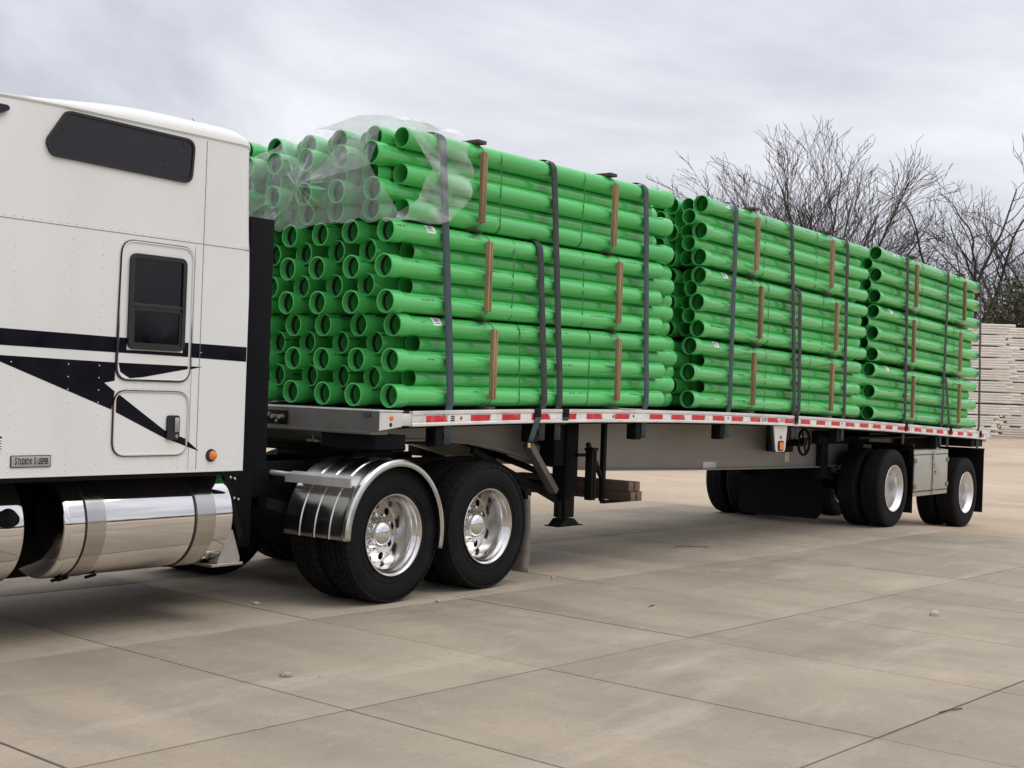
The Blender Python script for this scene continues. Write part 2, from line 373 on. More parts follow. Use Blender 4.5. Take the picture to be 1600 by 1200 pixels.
def rounded_poly(pts, r, n=6):
    """round the corners of a polygon in (x,z); r scalar or list"""
    out_ = []; m = len(pts)
    for i in range(m):
        p = Vector(pts[i]); a = Vector(pts[i-1]); b = Vector(pts[(i+1) % m]); rad = r[i] if isinstance(r, (list, tuple)) else r
        da = (a-p).normalized(); db = (b-p).normalized(); ang = math.acos(max(-1, min(1, da.dot(db)))); t = rad/math.tan(ang/2)
        t = min(t, (a-p).length*0.49, (b-p).length*0.49); p0 = p+da*t; p1 = p+db*t
        for k in range(n+1):
            u = k/n; out_.append(((1-u)**2*p0 + 2*u*(1-u)*p + u*u*p1)[:])
    return out_
def ring_prism(outer, inner, y0, y1):
    n = len(outer); mb = MB()
    vs = [(x, y0, z) for x, z in outer] + [(x, y0, z) for x, z in inner] + [(x, y1, z) for x, z in outer] + [(x, y1, z) for x, z in inner]
    fs = []
    for k in range(n):
        k2 = (k+1) % n
        fs += [(k, k2, n+k2, n+k), (2*n+k, 3*n+k, 3*n+k2, 2*n+k2), (k, 2*n+k, 2*n+k2, k2), (n+k, n+k2, 3*n+k2, 3*n+k)]
    return mb.add(vs, fs)
def offset_poly(poly, dlt):
    cx = sum(p[0] for p in poly)/len(poly); cz = sum(p[1] for p in poly)/len(poly); n = len(poly); o = []
    area = sum(poly[i][0]*poly[(i+1) % n][1]-poly[(i+1) % n][0]*poly[i][1] for i in range(n))
    sg = 1 if area > 0 else -1
    for i in range(n):
        a = Vector(poly[i-1]); b = Vector(poly[(i+1) % n]); tg = (b-a).normalized(); nrm = Vector((tg.y, -tg.x))*sg
        o.append((poly[i][0]+nrm.x*dlt, poly[i][1]+nrm.y*dlt))
    return o

def smooth(a, b, x):
    t = np.clip((x-a)/(b-a), 0, 1); return t*t*(3-2*t)
def ground_z(x, y):
    return np.interp(x, [9.9, 10.3, 12.5, 13.1], [0, -.014, -.156, -.170]) + 0.27*smooth(16, 62, x)
def zd(x):                                    # arched top line of the trailer deck
    x = min(max(x, -0.3), 14); return 1.15187e-4*x**3 - 4.80233e-3*x**2 + 2.97604e-2*x + 1.444991

# ------------------------------------------------------------------ ground
def build_ground():
    xs = np.concatenate([np.linspace(-900, -40, 8), np.linspace(-30, 80, 221), np.linspace(100, 1500, 10)])
    ys = np.concatenate([np.linspace(-900, -40, 8), np.linspace(-30, 60, 61), np.linspace(80, 1200, 10)])
    X, Y = np.meshgrid(xs, ys, indexing='ij'); Z = ground_z(X, Y) - 0.006
    near = (X > 13.6) & (X < 70)
    Z = Z + np.where(near | (Y > 5), 0.012*np.sin(X*1.7+Y*0.9)*np.sin(Y*1.3-X*0.4), 0)
    MB().grid(np.stack([X, Y, Z], -1)).build('ground', 'dirt', kind='structure')
    # paving: slabs on a bed of dark fines
    g, ox, oy, S, T = -0.051, -2.375, -0.021, 1.555, 2.099
    bed = place('pavement', MB().box(-7*S, 7.9*S, -7*T, 2*T, -0.2, -0.0045).mesh('pavement', 'joint_fill', 0), None, (ox, oy, 0), (0, 0, g), kind='structure')
    gap = 0.0068
    me = MB().bbox(gap, S-gap, gap, T-gap, -0.1, 0, 0.004).mesh('slab', 'concrete', 30)
    for i in range(-7, 8):
        for j in range(-7, 2):
            place('slab', me, bed, (i*S, j*T, random.uniform(-0.0015, 0.0015)))
build_ground()

# ------------------------------------------------------------------ pipe load
PITCH_Y, RP = 0.180, 0.0797
PZ, BUN = (0.1345, 0.1370, 0.1390), (0.710, 0.735, 0.757)       # row and bundle spacing of each stack
ROWS = (14, 13, 14, 13, 14)
STACKS = [dict(L=3.86, name='front', xc=2.1), dict(L=4.15, name='middle', xc=6.75), dict(L=3.90, name='rear', xc=11.1)]
# per bundle: near pipe of the odd rows bell-forward?, x of bell-forward pipes, x of bell-rearward pipes
BUNDLES = [[(True, 0.08, 0.44), (True, -0.01, 0.36), (False, -0.10, 0.17)],
           [(True, 4.50, 4.90), (True, 4.66, 4.68), (True, 4.66, 4.62)],
           [(True, 9.09, 9.03), (True, 9.14, 9.10), (True, 9.20, 9.16)]]
def pipe_mesh(name, L, n):
    prof = [(0, .0835), (0.003, .0915), (0.122, .0915), (0.150, .0845), (0.168, RP), (L, RP), (L, .0735), (0.150, .0735), (0.115, .0825), (0.004, .0825)]
    return MB().lathe(prof, n, 'x', close=True).mesh(name, 'green_pipe', 30)
def stack_line(s):
    xc = STACKS[s]['xc']; a, b = zd(xc-1.6), zd(xc+1.6); m = (b-a)/3.2
    return m, lambda x: (a+b)/2 + m*(x-xc)
def sticker_mesh():
    mb = MB(); P = np.zeros((7, 4, 3))
    for i in range(7):
        for j in range(4):
            t = math.radians(118 + i*9); P[i, j] = (0.385+0.033*j, (RP+.0012)*math.cos(t), (RP+.0012)*math.sin(t))
    me = mb.grid(P).mesh('sticker', ['paper', 'ink'], 60)
    return me
def print_mesh():
    mb = MB()
    for (x0, x1, a0, a1) in ((0.40, 0.413, 128, 150), (0.419, 0.424, 128, 150), (0.43, 0.444, 128, 150), (0.452, 0.457, 128, 150), (0.40, 0.46, 156, 160), (0.40, 0.47, 122, 124)):
        P = np.zeros((4, 2, 3))
        for i in range(4):
            for j in range(2):
                t = math.radians(a0+(a1-a0)*i/3); P[i, j] = (x0 if j == 0 else x1, (RP+.0024)*math.cos(t), (RP+.0024)*math.sin(t))
        mb.grid(P)
    return mb.mesh('print', 'ink', 60)
STK, PRN = sticker_mesh(), print_mesh()
GAS = MB().lathe([(.052, .0832), (.056, .0765), (.068, .0735), (.082, .0765), (.086, .0832)], 24, 'x').mesh('gasket', 'rubber_trim', 50)
ORD = ['first', 'second', 'third', 'fourth', 'fifth', 'sixth', 'seventh', 'eighth', 'ninth', 'tenth', 'eleventh', 'twelfth', 'thirteenth', 'fourteenth']
BN = ['lowest', 'middle', 'top']
rest = MB()
for s in range(3):
    S = STACKS[s]; L = S['L']; me = pipe_mesh('pipe', L, 24); m, zl = stack_line(s)
    lo = MB().lathe([(0, .0835), (0.003, .0915), (0.122, .0915), (0.160, RP), (L, RP), (L, .0735), (0.150, .0735), (0.11, .0825), (0.004, .0825)], 12, 'x', close=True)
    lov = np.array(lo.v)
    for b in range(3):
        oddF, xF, xR = BUNDLES[s][b]
        for row in range(5):
            for k in range(ROWS[row]):
                odd = row % 2 == 0
                F = (oddF if odd else not oddF) ^ (k % 2 == 1)
                y = 0.082 + PITCH_Y*k + (0 if odd else PITCH_Y/2) + random.uniform(-.003, .003)
                main = odd == oddF                     # rows whose near pipe carries the bell in front
                x = (xF + (0 if main else 0.10)) if F else (xR - (0 if main else 0.03) + (0.08 if main else 0))
                x += random.uniform(-.022, .022)
                z = zl(x) + 0.112 + b*BUN[s] + row*PZ[s] + random.uniform(-.003, .003)
                roll = random.uniform(-.35, .35)
                tilt = math.atan(m) + random.uniform(-.0007, .0007)
                x0 = x if F else x + L
                if not F: z = z + m*L; 
                Mx = Matrix.Translation((x0, y, z)) @ Matrix.Rotation(-tilt, 4, 'Y') @ Matrix.Rotation(0 if F else PI, 4, 'Z')
                if (s == 0) or k < 2:
                    stick = row == 4 and k == 0 and F
                    o = place('green_pipe', me, None, None, None,
                              'green pipe, %s row up in %s bundle of %s stack, %s from near side' % (ORD[row], BN[b], S['name'], ORD[k]), 'pipe', None,
                              None)
                    o['group'] = 'green pipes stacked on the trailer'
                    o.matrix_world = Mx @ Matrix.Rotation(0 if stick else (roll if F else -roll + 0.8), 4, 'X')
                    if F and (s == 0 or k == 0): place('gasket', GAS, o)
                    if stick:
                        st = place('sticker', STK, o); place('barcode', PRN, st)
                else:
                    pts = np.c_[lov, np.ones(len(lov))] @ np.array(Mx).T
                    rest.add(pts[:, :3].tolist(), lo.f)
rest.build('pipe_stack_core', 'green_pipe', smooth=30, kind='stuff', label='green pipes deep inside the middle and rear stacks', cat='pipes')

# timber uprights with crosspieces, and thin green bands
UP = [[(1.19, 3.04), (1.09, 3.017), (0.976, 2.894)], [(5.716, 7.72), (5.83, 7.805), (5.70, 7.62)], [(10.34, 12.146), (10.30, 12.13), (10.344, 12.245)]]
BANDS = [[(1.606, 2.623), (1.46, 2.496), (1.266, 2.441)], [(6.065, 7.195), (6.104, 7.50), (5.946, 7.274)], [(10.605, 11.947), (10.589, 11.956), (10.644, 11.86)]]
board = MB().bbox(-.0215, 0.0005, -.054, -.013, 0, 0.572, .0025).mesh('board', 'wood', 25)
board2 = MB().bbox(.0025, 0.024, -.057, -.013, 0, 0.566, .0025).mesh('board', 'wood', 25)
for s in range(3):
    m, zl = stack_line(s)
    for b in range(3):
        for q in range(2):
            x = UP[s][b][q]; z1 = zl(x)+0.112+b*BUN[s]
            t = thing('bundle_timber', 'timber upright and crosspieces on %s bundle, %s stack, %s end' % (BN[b], STACKS[s]['name'], ('front', 'rear')[q]), 'timber', (x, 0, z1), 'timbers bound round the pipe bundles')
            tw = random.uniform(-.012, .012)
            for me in (board, board2): place('board', me, t, (0, 0, -.02), (0, tw, 0))
            h = 0.030 if b == 0 else BUN[s]-4*PZ[s]-2*RP-.001
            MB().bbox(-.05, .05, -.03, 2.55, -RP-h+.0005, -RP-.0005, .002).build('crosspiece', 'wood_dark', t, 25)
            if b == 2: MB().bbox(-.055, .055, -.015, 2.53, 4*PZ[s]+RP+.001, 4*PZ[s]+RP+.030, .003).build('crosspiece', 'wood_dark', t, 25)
            zt = 4*PZ[s]
            w = MB().path([(0, -.035, zt+.012), (-.015, -.010, zt+.05), (-.05, .05, zt+RP+.008), (-.06, .12, zt+RP+.012)], .004, 5)
            w.path([(0, -.035, -.018), (-.02, -.012, -.055), (-.06, .02, -.075), (-.075, .06, -RP-.004)], .004, 5)
            w.build('tie_wire', 'band_green', t)
            # band further along
            xb = BANDS[s][b][q]; zb = zl(xb)+0.112+b*BUN[s]
            pts = []
            R_ = RP+.0022
            for a in range(200, 275, 12): pts.append((0.082+R_*math.cos(math.radians(a)), R_*math.sin(math.radians(a))))
            pts = pts[::-1]
            for a in range(180, 84, -12): pts.append((0.082+R_*math.cos(math.radians(a)), zt+R_*math.sin(math.radians(a))))
            pts.append((2.42, zt+R_))
            mb = MB(); n = len(pts); P = np.zeros((n, 2, 3)); lean = random.uniform(-.03, .03)
            for i, (yy, zz) in enumerate(pts):
                dx = lean*zz/zt
                P[i, 0] = (dx-.006, yy, zz); P[i, 1] = (dx+.006, yy, zz)
            mb.grid(P)
            o = mb.build('banding_strap', 'band_green', None, 60, loc=(xb, 0, zb), label='thin green band round %s bundle, %s stack, %s of two' % (BN[b], STACKS[s]['name'], ('front', 'rear')[q]), cat='band', group='thin bands round the bundles')
            md = o.modifiers.new('thickness', 'SOLIDIFY'); md.thickness = 0.0012

# cargo straps: (x at rail, x at top, level 1..3, material, hook on rail?)
STRAPS = [(0.69, 0.49, 3, 'strap_blue', 0, 'over the film-wrapped end of the front stack'),
          (1.935, 1.80, 2, 'strap', 1, 'over the middle bundle only, front stack'),
          (2.165, 1.96, 3, 'strap', 1, 'over the top at mid front stack'),
          (3.58, 3.45, 3, 'strap_blue', 0, 'over the rear end of the front stack'),
          (5.235, 5.24, 3, 'strap_blue', 0, 'over the front end of the middle stack'),
          (6.775, 6.56, 3, 'strap', 1, 'over the top at mid middle stack'),
          (6.89, 6.82, 2, 'strap', 0, 'over the middle bundle only, middle stack'),
          (8.15, 8.09, 3, 'strap', 0, 'over the rear end of the middle stack'),
          (10.12, 10.04, 3, 'strap', 1, 'over the front end of the rear stack'),
          (11.52, 11.59, 3, 'strap', 0, 'over the top at mid rear stack'),
          (11.81, 11.64, 1, 'strap', 1, 'over the lowest bundle only, rear stack'),
          (13.10, 12.97, 3, 'strap', 1, 'over the rear end of the rear stack')]
def strap(xb, xt, lev, mat, hook, lab, idx):
    s = 0 if xb < 4.3 else (1 if xb < 9 else 2)
    m, zl = stack_line(s)
    zr = zd(xb); zt = zl(xt) + 0.112 + (lev-1)*BUN[s] + 4*PZ[s]
    W = 0.043
    pts = [(xb, 0.002, zr-.27), (xb, 0.0, zr-.15), (xb, 0.002, zr+.002), (xb+(xt-xb)*0.03, -.017, zr+.06)]
    for k in range(1, 14):
        f = k/14; pts.append((xb+(xt-xb)*f, -.0185+.0012*math.sin(k*1.3+idx)+.0015*math.cos(k*2.1+idx*2), zr+.06+(zt-zr-.06)*f))
    R_ = 0.0985
    for a in range(180, 84, -12): pts.append((xt, 0.082+R_*math.cos(math.radians(a)), zt+R_*math.sin(math.radians(a))))
    for k in range(1, 10): pts.append((xt, 0.09+(2.43-0.09)*k/10, zt+R_))
    yf = 2.50
    for a in range(84, -8, -12): pts.append((xt, yf+R_*math.cos(math.radians(a)), zt+R_*math.sin(math.radians(a))))
    pts.append((xb, 2.60, zr+.05)); pts.append((xb, 2.57, zr-.2))
    n = len(pts); P = np.zeros((n, 3, 3))
    tw = random.uniform(.0, .25)
    for i, p in enumerate(pts):
        for j in range(3):
            w = W*(j-1)
            tws = tw*math.sin(i*.55+idx) if 3 < i < 16 else 0
            P[i, j] = (p[0]+w*math.cos(tws*.5), p[1]+(.004*abs(j-1)*math.sin(tws)), p[2])
    t = thing('cargo_strap', 'dark webbing strap ' + lab, 'strap', (0, 0, 0), 'webbing straps holding the load')
    o = MB().grid(P).build('webbing', mat, t, 50)
    md = o.modifiers.new('thickness', 'SOLIDIFY'); md.thickness = 0.003; md.offset = 0
    if hook:
        xh = xb - (0.13 if idx == 1 else -0.055 if idx == 2 else 0.0)
        hb = MB(); hb.bbox(xh-.045, xh+.045, -.051, -.046, zr-.075, zr+.008, .001); hb.bbox(xh-.045, xh+.045, -.051, .02, zr+.004, zr+.010, .001); hb.tube((xh, -.056, zr-.03), (xh, -.05, zr-.03), .008, n=8)
        hb.build('flat_hook', 'black_steel', t, 25)
        P = np.zeros((6, 2, 3))
        for i in range(6):
            f = i/5; sw = -.06*f if idx == 1 else .0
            P[i, 0] = (xh-.04+sw, -.055+.03*f, zr-.07-(.21 if idx == 1 else .06)*f); P[i, 1] = (xh+.04+sw-.01*f, -.055+.03*f, zr-.07-(.21 if idx == 1 else .06)*f)
        o2 = MB().grid(P).build('loose_tail', 'strap_blue', t, 50); md = o2.modifiers.new('thickness', 'SOLIDIFY'); md.thickness = 0.004
        if idx == 1: MB().bbox(xh-.10, xh-.06, -.03, -.02, zr-.33, zr-.29, .003).build('buckle', 'brass', t)
for i, a in enumerate(STRAPS): strap(*a, i)

# clear plastic film over the front end of the top bundle
def film():
    t = thing('plastic_film', 'crumpled clear plastic film over front of top green bundle', 'plastic film', (0, 0, 0))
    rs = np.random.default_rng(5)
    K = (0.86, 3.17)
    ph = rs.uniform(0, 6.28, 24)
    def fold(y, z):
        a = np.arctan2(z-K[1], y-K[0]); r = np.hypot(z-K[1], y-K[0])
        f = 0
        for i, n_ in enumerate((5, 8, 11, 17, 23)):
            f = f + (0.030/(1+.35*i))*np.abs(np.sin(a*n_/2+ph[i]+0.6*np.sin(3*r+ph[i+6])))*np.minimum(1, r/.25)*np.exp(-r/1.1)
        for i in range(5):
            th = ph[10+i]; c = y*np.cos(th)+z*np.sin(th)
            f = f + 0.026*np.abs(np.sin(c*(2.6+1.3*i)+ph[15+i]+0.8*np.sin((y*np.sin(th)-z*np.cos(th))*2.1)))
        return f
    nv, nu = 110, 240
    v = np.linspace(0, 1, nv)[:, None]; u = np.linspace(0, 1, nu)[None, :]
    # near edge of the front sheet (bottom to top): a drooping cut edge
    yN = np.interp(v, [0, .10, .45, .55, .85, 1], [-.20, -.13, .12, .17, .10, -.05])
    zb = 2.85 + 0.018*np.sin(u*9) + .03*u + .020*np.abs(np.sin(u*23+1.0)) - .022*np.abs(np.sin(u*37)) + .008*np.sin(u*90); zt = np.interp(u, [0, .33, .50, .62, 1], [3.655, 3.668, 3.56, 3.47, 3.42])
    Y = yN*(1-u) + 2.6*u; Z = zb + (zt-zb)*v
    X = -0.235 - 0.03*np.exp(-((Y-K[0])**2+(Z-K[1])**2)/.1) + fold(Y, Z)*1.0 + 0.10*(v**3) 
    X = np.minimum(X, -0.125 + 0.16*(v**6))
    P = np.stack([X, Y, Z], -1)
    MB().grid(P).build('sheet', 'film', t, 22)
    # flap lifted at the knot, a second layer with a hard fold
    nv, nu = 30, 40
    v = np.linspace(0, 1, nv)[:, None]; u = np.linspace(0, 1, nu)[None, :]
    Y = (0.86*(1-u) + (0.12-.0*v)*u); Z = 3.17 + u*(0.10*(1-v) + 0.46*v) - .02*v
    X = -0.275 + fold(Y*1.3, Z*1.2)*.5 + .05*u
    X = np.minimum(X, -.19)
    MB().grid(np.stack([X+0*Y, Y+0*X, Z], -1)).build('sheet', 'film', t, 22)
    # top of the bag and the near side skirt
    nv, nu = 60, 60
    s_ = np.linspace(0, 1, nv)[:, None]; w = np.linspace(0, 1, nu)[None, :]
    zz = 2.88 + 0.78*np.minimum(s_/.62, 1); over = np.maximum(s_-.62, 0)/.38
    x_end = np.interp(zz, [2.88, 2.95, 3.12, 3.28, 3.56, 3.66], [.30, .57, .78, .83, .70, .66]) - .30*over
    x_start = np.interp(zz, [2.88, 3.05, 3.3, 3.55, 3.66], [-.10, .16, .30, .06, -.08]) - .13*np.minimum(over*3, 1)
    X = x_start*(1-w) + x_end*w + 0*zz
    rr_ = 0.11
    Y = -.024 - .030*np.abs(np.sin(zz*9+X*4+ph[0])) - .018*np.abs(np.sin(X*13-zz*7+ph[1])) - .022*np.abs(np.sin(X*5+zz*17+ph[2])) + 0*w
    Y = np.where(over > 0, -.02 + .70*over, Y)
    Z = zz + .014*np.sin(X*11+Y*3) + np.where(over > 0, .015+.012*np.sin(Y*9+X*4)-.075*over, 0) - .02*(s_ > .6)*(1-np.minimum(over*8, 1))
    MB().grid(np.stack([X, Y, Z], -1)).build('sheet', 'film', t, 22)
film()

# ------------------------------------------------------------------ wheels
TR = 0.52
def tyre_mesh(kind):
    """outer dual tyre, width from y=0 to .275, axis y"""
    mb = MB(); w = .275
    R = TR - (.012 if kind != 'rib' else 0)
    side = [(.045, .292), (.020, .300), (.012, .330), (.003, .380), (.000, .425), (.006, .468), (.016, .495)]
    prof = list(side)
    if kind == 'rib':
        for c in (.075, .1165, .1585, .200):
            prof += [(c-.0185, TR-.002), (c-.0175+.004, TR-.002), (c-.006, TR-.001), (c-.004, TR-.014), (c+.004, TR-.014), (c+.006, TR-.001)]
        prof = side + [(.024, TR-.010)] + [p for p in prof[len(side):]] + [(.251, TR-.010)]
    else:
        prof += [(.024, R-.006), (.035, R), (.240, R), (.251, R-.006)]
    prof += [(w-a, r) for a, r in side[::-1]]
    mb.lathe(prof, 72, 'y')
    # moulded sidewall rings
    for y_, r_ in ((.0025, .405), (.0035, .360)):
        mb.lathe([(y_-.0012, r_-.004), (y_-.003, r_), (y_-.0012, r_+.004)], 60, 'y')
    if kind != 'rib':
        nb = 54 if kind == 'lug' else 40
        cols = [(.004, .054), (.062, .105), (.113, .162), (.170, .213), (.221, .271)] if kind == 'lug' else [(.004, .070), (.079, .130), (.139, .196), (.205, .271)]
        for ci, (a0, a1) in enumerate(cols):
            for k in range(nb):
                edge = ci in (0, len(cols)-1)
                t0 = 2*PI*(k + (0.5 if ci % 2 else 0))/nb; g = 2*PI/nb*(.82 if kind == 'lug' else .93)
                sk = (.25 if ci % 2 else -.25)*2*PI/nb*(1 if kind == 'lug' else .6)
                vs = []
                for rr_, ins in ((R-.008, 0), (TR, .0015)):
                    for (yy, tt) in ((a0+ins, t0), (a1-ins, t0+sk), (a1-ins, t0+g+sk), (a0+ins, t0+g)):
                        rq = rr_
                        if edge and ((ci == 0 and yy < a0+.01) or (ci > 0 and yy > a1-.01)): rq = rr_-.016
                        vs.append((rq*math.cos(tt), yy, rq*math.sin(tt)))
                mb.add(vs, [(0,3,2,1),(4,5,6,7),(0,1,5,4),(1,2,6,5),(2,3,7,6),(3,0,4,7)])
    return mb.mesh('tyre', 'rubber', 32)
def rim_mesh(mat, depth=.235):
    mb = MB()
    mb.lathe([(.045, .290), (.016, .300), (.008, .308), (.006, .312), (.002, .310), (.004, .302), (.012, .294), (.030, .287), (.045, .281), (.060, .268), (.085, .262), (.13, .258), (depth-.02, .262), (depth-.004, .255), (depth, .245)], 64, 'y')
    # disc with ten hand holes
    r0, r1, rc, rh, n = .118, .247, .212, .030, 10
    for k in range(n):
        tc_ = 2*PI*(k+.5)/n; half = PI/n
        vs = []; m_ = 24
        hx, hz = rc, 0
        for i in range(m_):
            a = 2*PI*i/m_; dx, dz = math.cos(a), math.sin(a)
            vs.append((tc_, rc+rh*dx, rh*dz, 0))
            # ray to the sector boundary in (r, arc) space
            T = 1e9
            if dx > 1e-9: T = min(T, (r1-rc)/dx)
            if dx < -1e-9: T = min(T, (r0-rc)/dx)
            if abs(dz) > 1e-9: T = min(T, half*rc/abs(dz))
            vs.append((tc_, rc+T*dx, T*dz, 1))
        pts = []
        for tc2, rad, arc, o in vs:
            th = tc2 + arc/rc
            if not o:  # round hole in the plane
                px = rad*math.cos(tc2)-arc*math.sin(tc2); pz = rad*math.sin(tc2)+arc*math.cos(tc2)
            else: px, pz = rad*math.cos(th), rad*math.sin(th)
            rr_ = math.hypot(px, pz); y_ = depth + .018*max(0, (rr_-.118))/.13 - .018
            pts.append((px, y_, pz))
        fs = [(2*i, 2*i+1, 2*((i+1) % m_)+1, 2*((i+1) % m_)) for i in range(m_)]
        mb.add(pts, fs)
        # hole wall
        wl = [pts[2*i] for i in range(m_)]; wl2 = [(p[0], p[1]+.02, p[2]) for p in wl]
        mb.add(wl+wl2, [(i, (i+1) % m_, m_+(i+1) % m_, m_+i) for i in range(m_)])
    return mb.mesh('wheel', mat, 30)
def hub_mesh():
    mb = MB()
    mb.lathe([(.170, .124), (.150, .124), (.140, .116), (.085, .108), (.070, .106), (.062, .100)] + [(.062-.052*math.sin(a), .100*math.cos(a)) for a in np.linspace(.1, PI/2-.02, 8)] + [(.0098, 0.0005)], 40, 'y')
    return mb.mesh('hub_cap', 'chrome', 40)
def nuts_mesh():
    return MB().lathe([(.168, .018), (.125, .0165), (.112, .014), (.106, .006), (.105, .0003)], 10, 'y').mesh('lug_nut', 'chrome', 40)
TY = {k: tyre_mesh(k) for k in ('lug', 'block', 'rib')}
RIM, RIM2, HUB, NUT = rim_mesh('wheel_alu'), rim_mesh('wheel_alu_dull', .215), hub_mesh(), nuts_mesh()
HUB2 = MB().lathe([(.20, .125), (.17, .12), (.15, .095), (.12, .085), (.105, .075), (.100, .05), (.100, .0005)], 32, 'y').mesh('hub_cap', 'steel_bright', 40)
DRUM = MB().lathe([(.0, .20), (.0, .205), (.17, .205), (.17, .10)], 30, 'y').mesh('brake_drum', 'black_steel', 35)
def dual(parent, x, z, kind, rim, spin, y0=0.0, far=False):
    """outer and inner wheel of one axle end"""
    for q, (yy) in enumerate((0.0, 0.325)):
        Y = y0 + yy if not far else 2.59 - y0 - yy
        w = place('wheel', rim, parent, (x, Y, z), (0, spin + q*.2, PI if (far == (q == 0)) else 0))
        if q == 1:                                   # the inner rim faces the other way
            w.location.y = Y + (.275 if not far else -.275)
        place('tyre', TY[kind], w)
        if q == 0:
            place('hub_cap', HUB if kind != 'rib' else HUB2, w, (0, .07 if kind != 'rib' else .0, 0))
            if not far and kind != 'rib':
                for k in range(10): place('lug_nut', NUT, w, (.1428*math.cos(PI*k/5), .06, .1428*math.sin(PI*k/5)))
        else: place('brake_drum', DRUM, w, (0, -.05, 0))

# ------------------------------------------------------------------ trailer
trailer = thing('flatbed_trailer', 'aluminium flatbed trailer with red and white side tape under green pipe load', 'trailer', (0, 0, 0))
XE = 13.40
def swept(name, sec, x0, x1, mat, parent, n=48, follow=1.0, smooth_=25):
    """section (y, dz from the deck line) swept along the arched deck"""
    mb = MB(); m = len(sec); vs = []; xs = [x0+(x1-x0)*i/n for i in range(n+1)]
    for x in xs:
        for y, dz in sec: vs.append((x, y, zd(x)+dz))
    fs = [(i*m+k, i*m+(k+1) % m, (i+1)*m+(k+1) % m, (i+1)*m+k) for i in range(n) for k in range(m)]
    fs += [tuple(range(m)), tuple(range(n*m+m-1, n*m-1, -1))]
    return mb.add(vs, fs).build(name, mat, parent, smooth_)
swept('deck', [(.05, -.008), (2.54, -.008), (2.54, -.045), (.05, -.045)], -.12, XE, 'beam_alu', trailer)
# side rail: C section with a proud top and bottom lip
rail_sec = [(-.004, 0.0), (-.040, 0.0), (-.045, -.004), (-.045, -.026), (-.039, -.031), (-.037, -.034), (-.037, -.092), (-.039, -.095), (-.045, -.099), (-.045, -.114), (-.040, -.118), (-.004, -.118)]
RAIL = swept('side_rail', rail_sec, .225, XE, 'rail_alu', trailer, 60)
swept('side_rail', [(2.59-y, dz) for y, dz in rail_sec], .225, XE, 'rail_alu', trailer, 60)
swept('rail_backing', [(.05, -.010), (.038, -.010), (.038, -.135), (.05, -.135)], .1, XE, 'black_steel', trailer, 40)
# tape on the near rail
xs = 0.384; k = 0
TAPE = [(0.384, 0.625), (0.924, 1.167), (1.328, 1.571), (1.735, 1.985), (2.24, 2.387), (2.552, 2.793), (3.015, 3.255), (3.617, 3.852), (4.02, 4.267), (4.419, 4.678), (4.847, 5.087), (5.255, 5.497), (5.677, 5.898), (6.076, 6.324), (6.493, 6.717), (6.911, 7.145), (7.329, 7.566), (7.746, 7.981), (8.161, 8.413), (8.585, 8.847), (9.001, 9.252), (9.418, 9.645), (9.829, 10.244), (10.426, 10.674), (10.855, 11.112), (11.273, 11.517), (11.70, 11.928), (12.129, 12.352), (12.536, 12.742), (13.119, 13.272)]
def tape(x0, x1, mat, skew=0.0, nm='tape_strip'):
    n = 4; P = np.zeros((n+1, 2, 3)); xm = x0
    for i in range(n+1):
        x = x0+(x1-x0)*i/n
        P[i, 0] = (x-xm+skew*i/n, 0, zd(x)-.088-zd(xm)); P[i, 1] = (x-xm-skew*i/n, 0, zd(x)-.0385-zd(xm))
    o = MB().grid(P).build(nm, mat, RAIL, 0, loc=(xm, -.0385, zd(xm)))
    md = o.modifiers.new('thickness', 'SOLIDIFY'); md.thickness = .0008; md.offset = 0
for i, (a, b) in enumerate(TAPE):
    tape(a, b, 'red_tape', (.012, -.006, 0, .02, -.005)[i % 5])
    if i+1 < len(TAPE):
        c = TAPE[i+1][0]
        if c-b > .5: continue
        tape(b+.012, c-.010, 'white_tape', 0.0)
dots = MB()
for x in (.80, 1.53, 2.27, 2.985, 3.70, 4.45, 6.62, 7.36, 9.6, 11.1, 12.7):
    dots.tube((x, -.0375, zd(x)-.063), (x, -.043, zd(x)-.063), .017, .013, 12)
dots.build('rail_bolt', 'amber_lamp', RAIL)
dk = MB()
for x in (3.33, 5.17, 8.05, 10.33): dk.tube((x, -.0375, zd(x)-.06), (x, -.0405, zd(x)-.06), .013, n=12)
dk.build('rail_hole', 'ink', RAIL)
# lettering scraps left on the tape by the marker bracket
for x, tx, mt in ((5.99, '200', 'ink'), (6.41, '180', 'red_tape')):
    place('lettering', text_mesh(tx, .055, mt, 1.5, .0006), RAIL, (x, -.0405, zd(x)-.063), (PI/2, 0, 0))
lab = MB().bbox(.665, .725, -.0412, -.0385, zd(.69)-.088, zd(.69)-.040, .0005).build('placard', 'white_tape', RAIL)
b3 = MB()
for q in range(3): b3.box(.672, .718, -.0422, -.0413, zd(.69)-.085+.016*q, zd(.69)-.074+.016*q)
b3.build('placard_print', 'ink', RAIL)
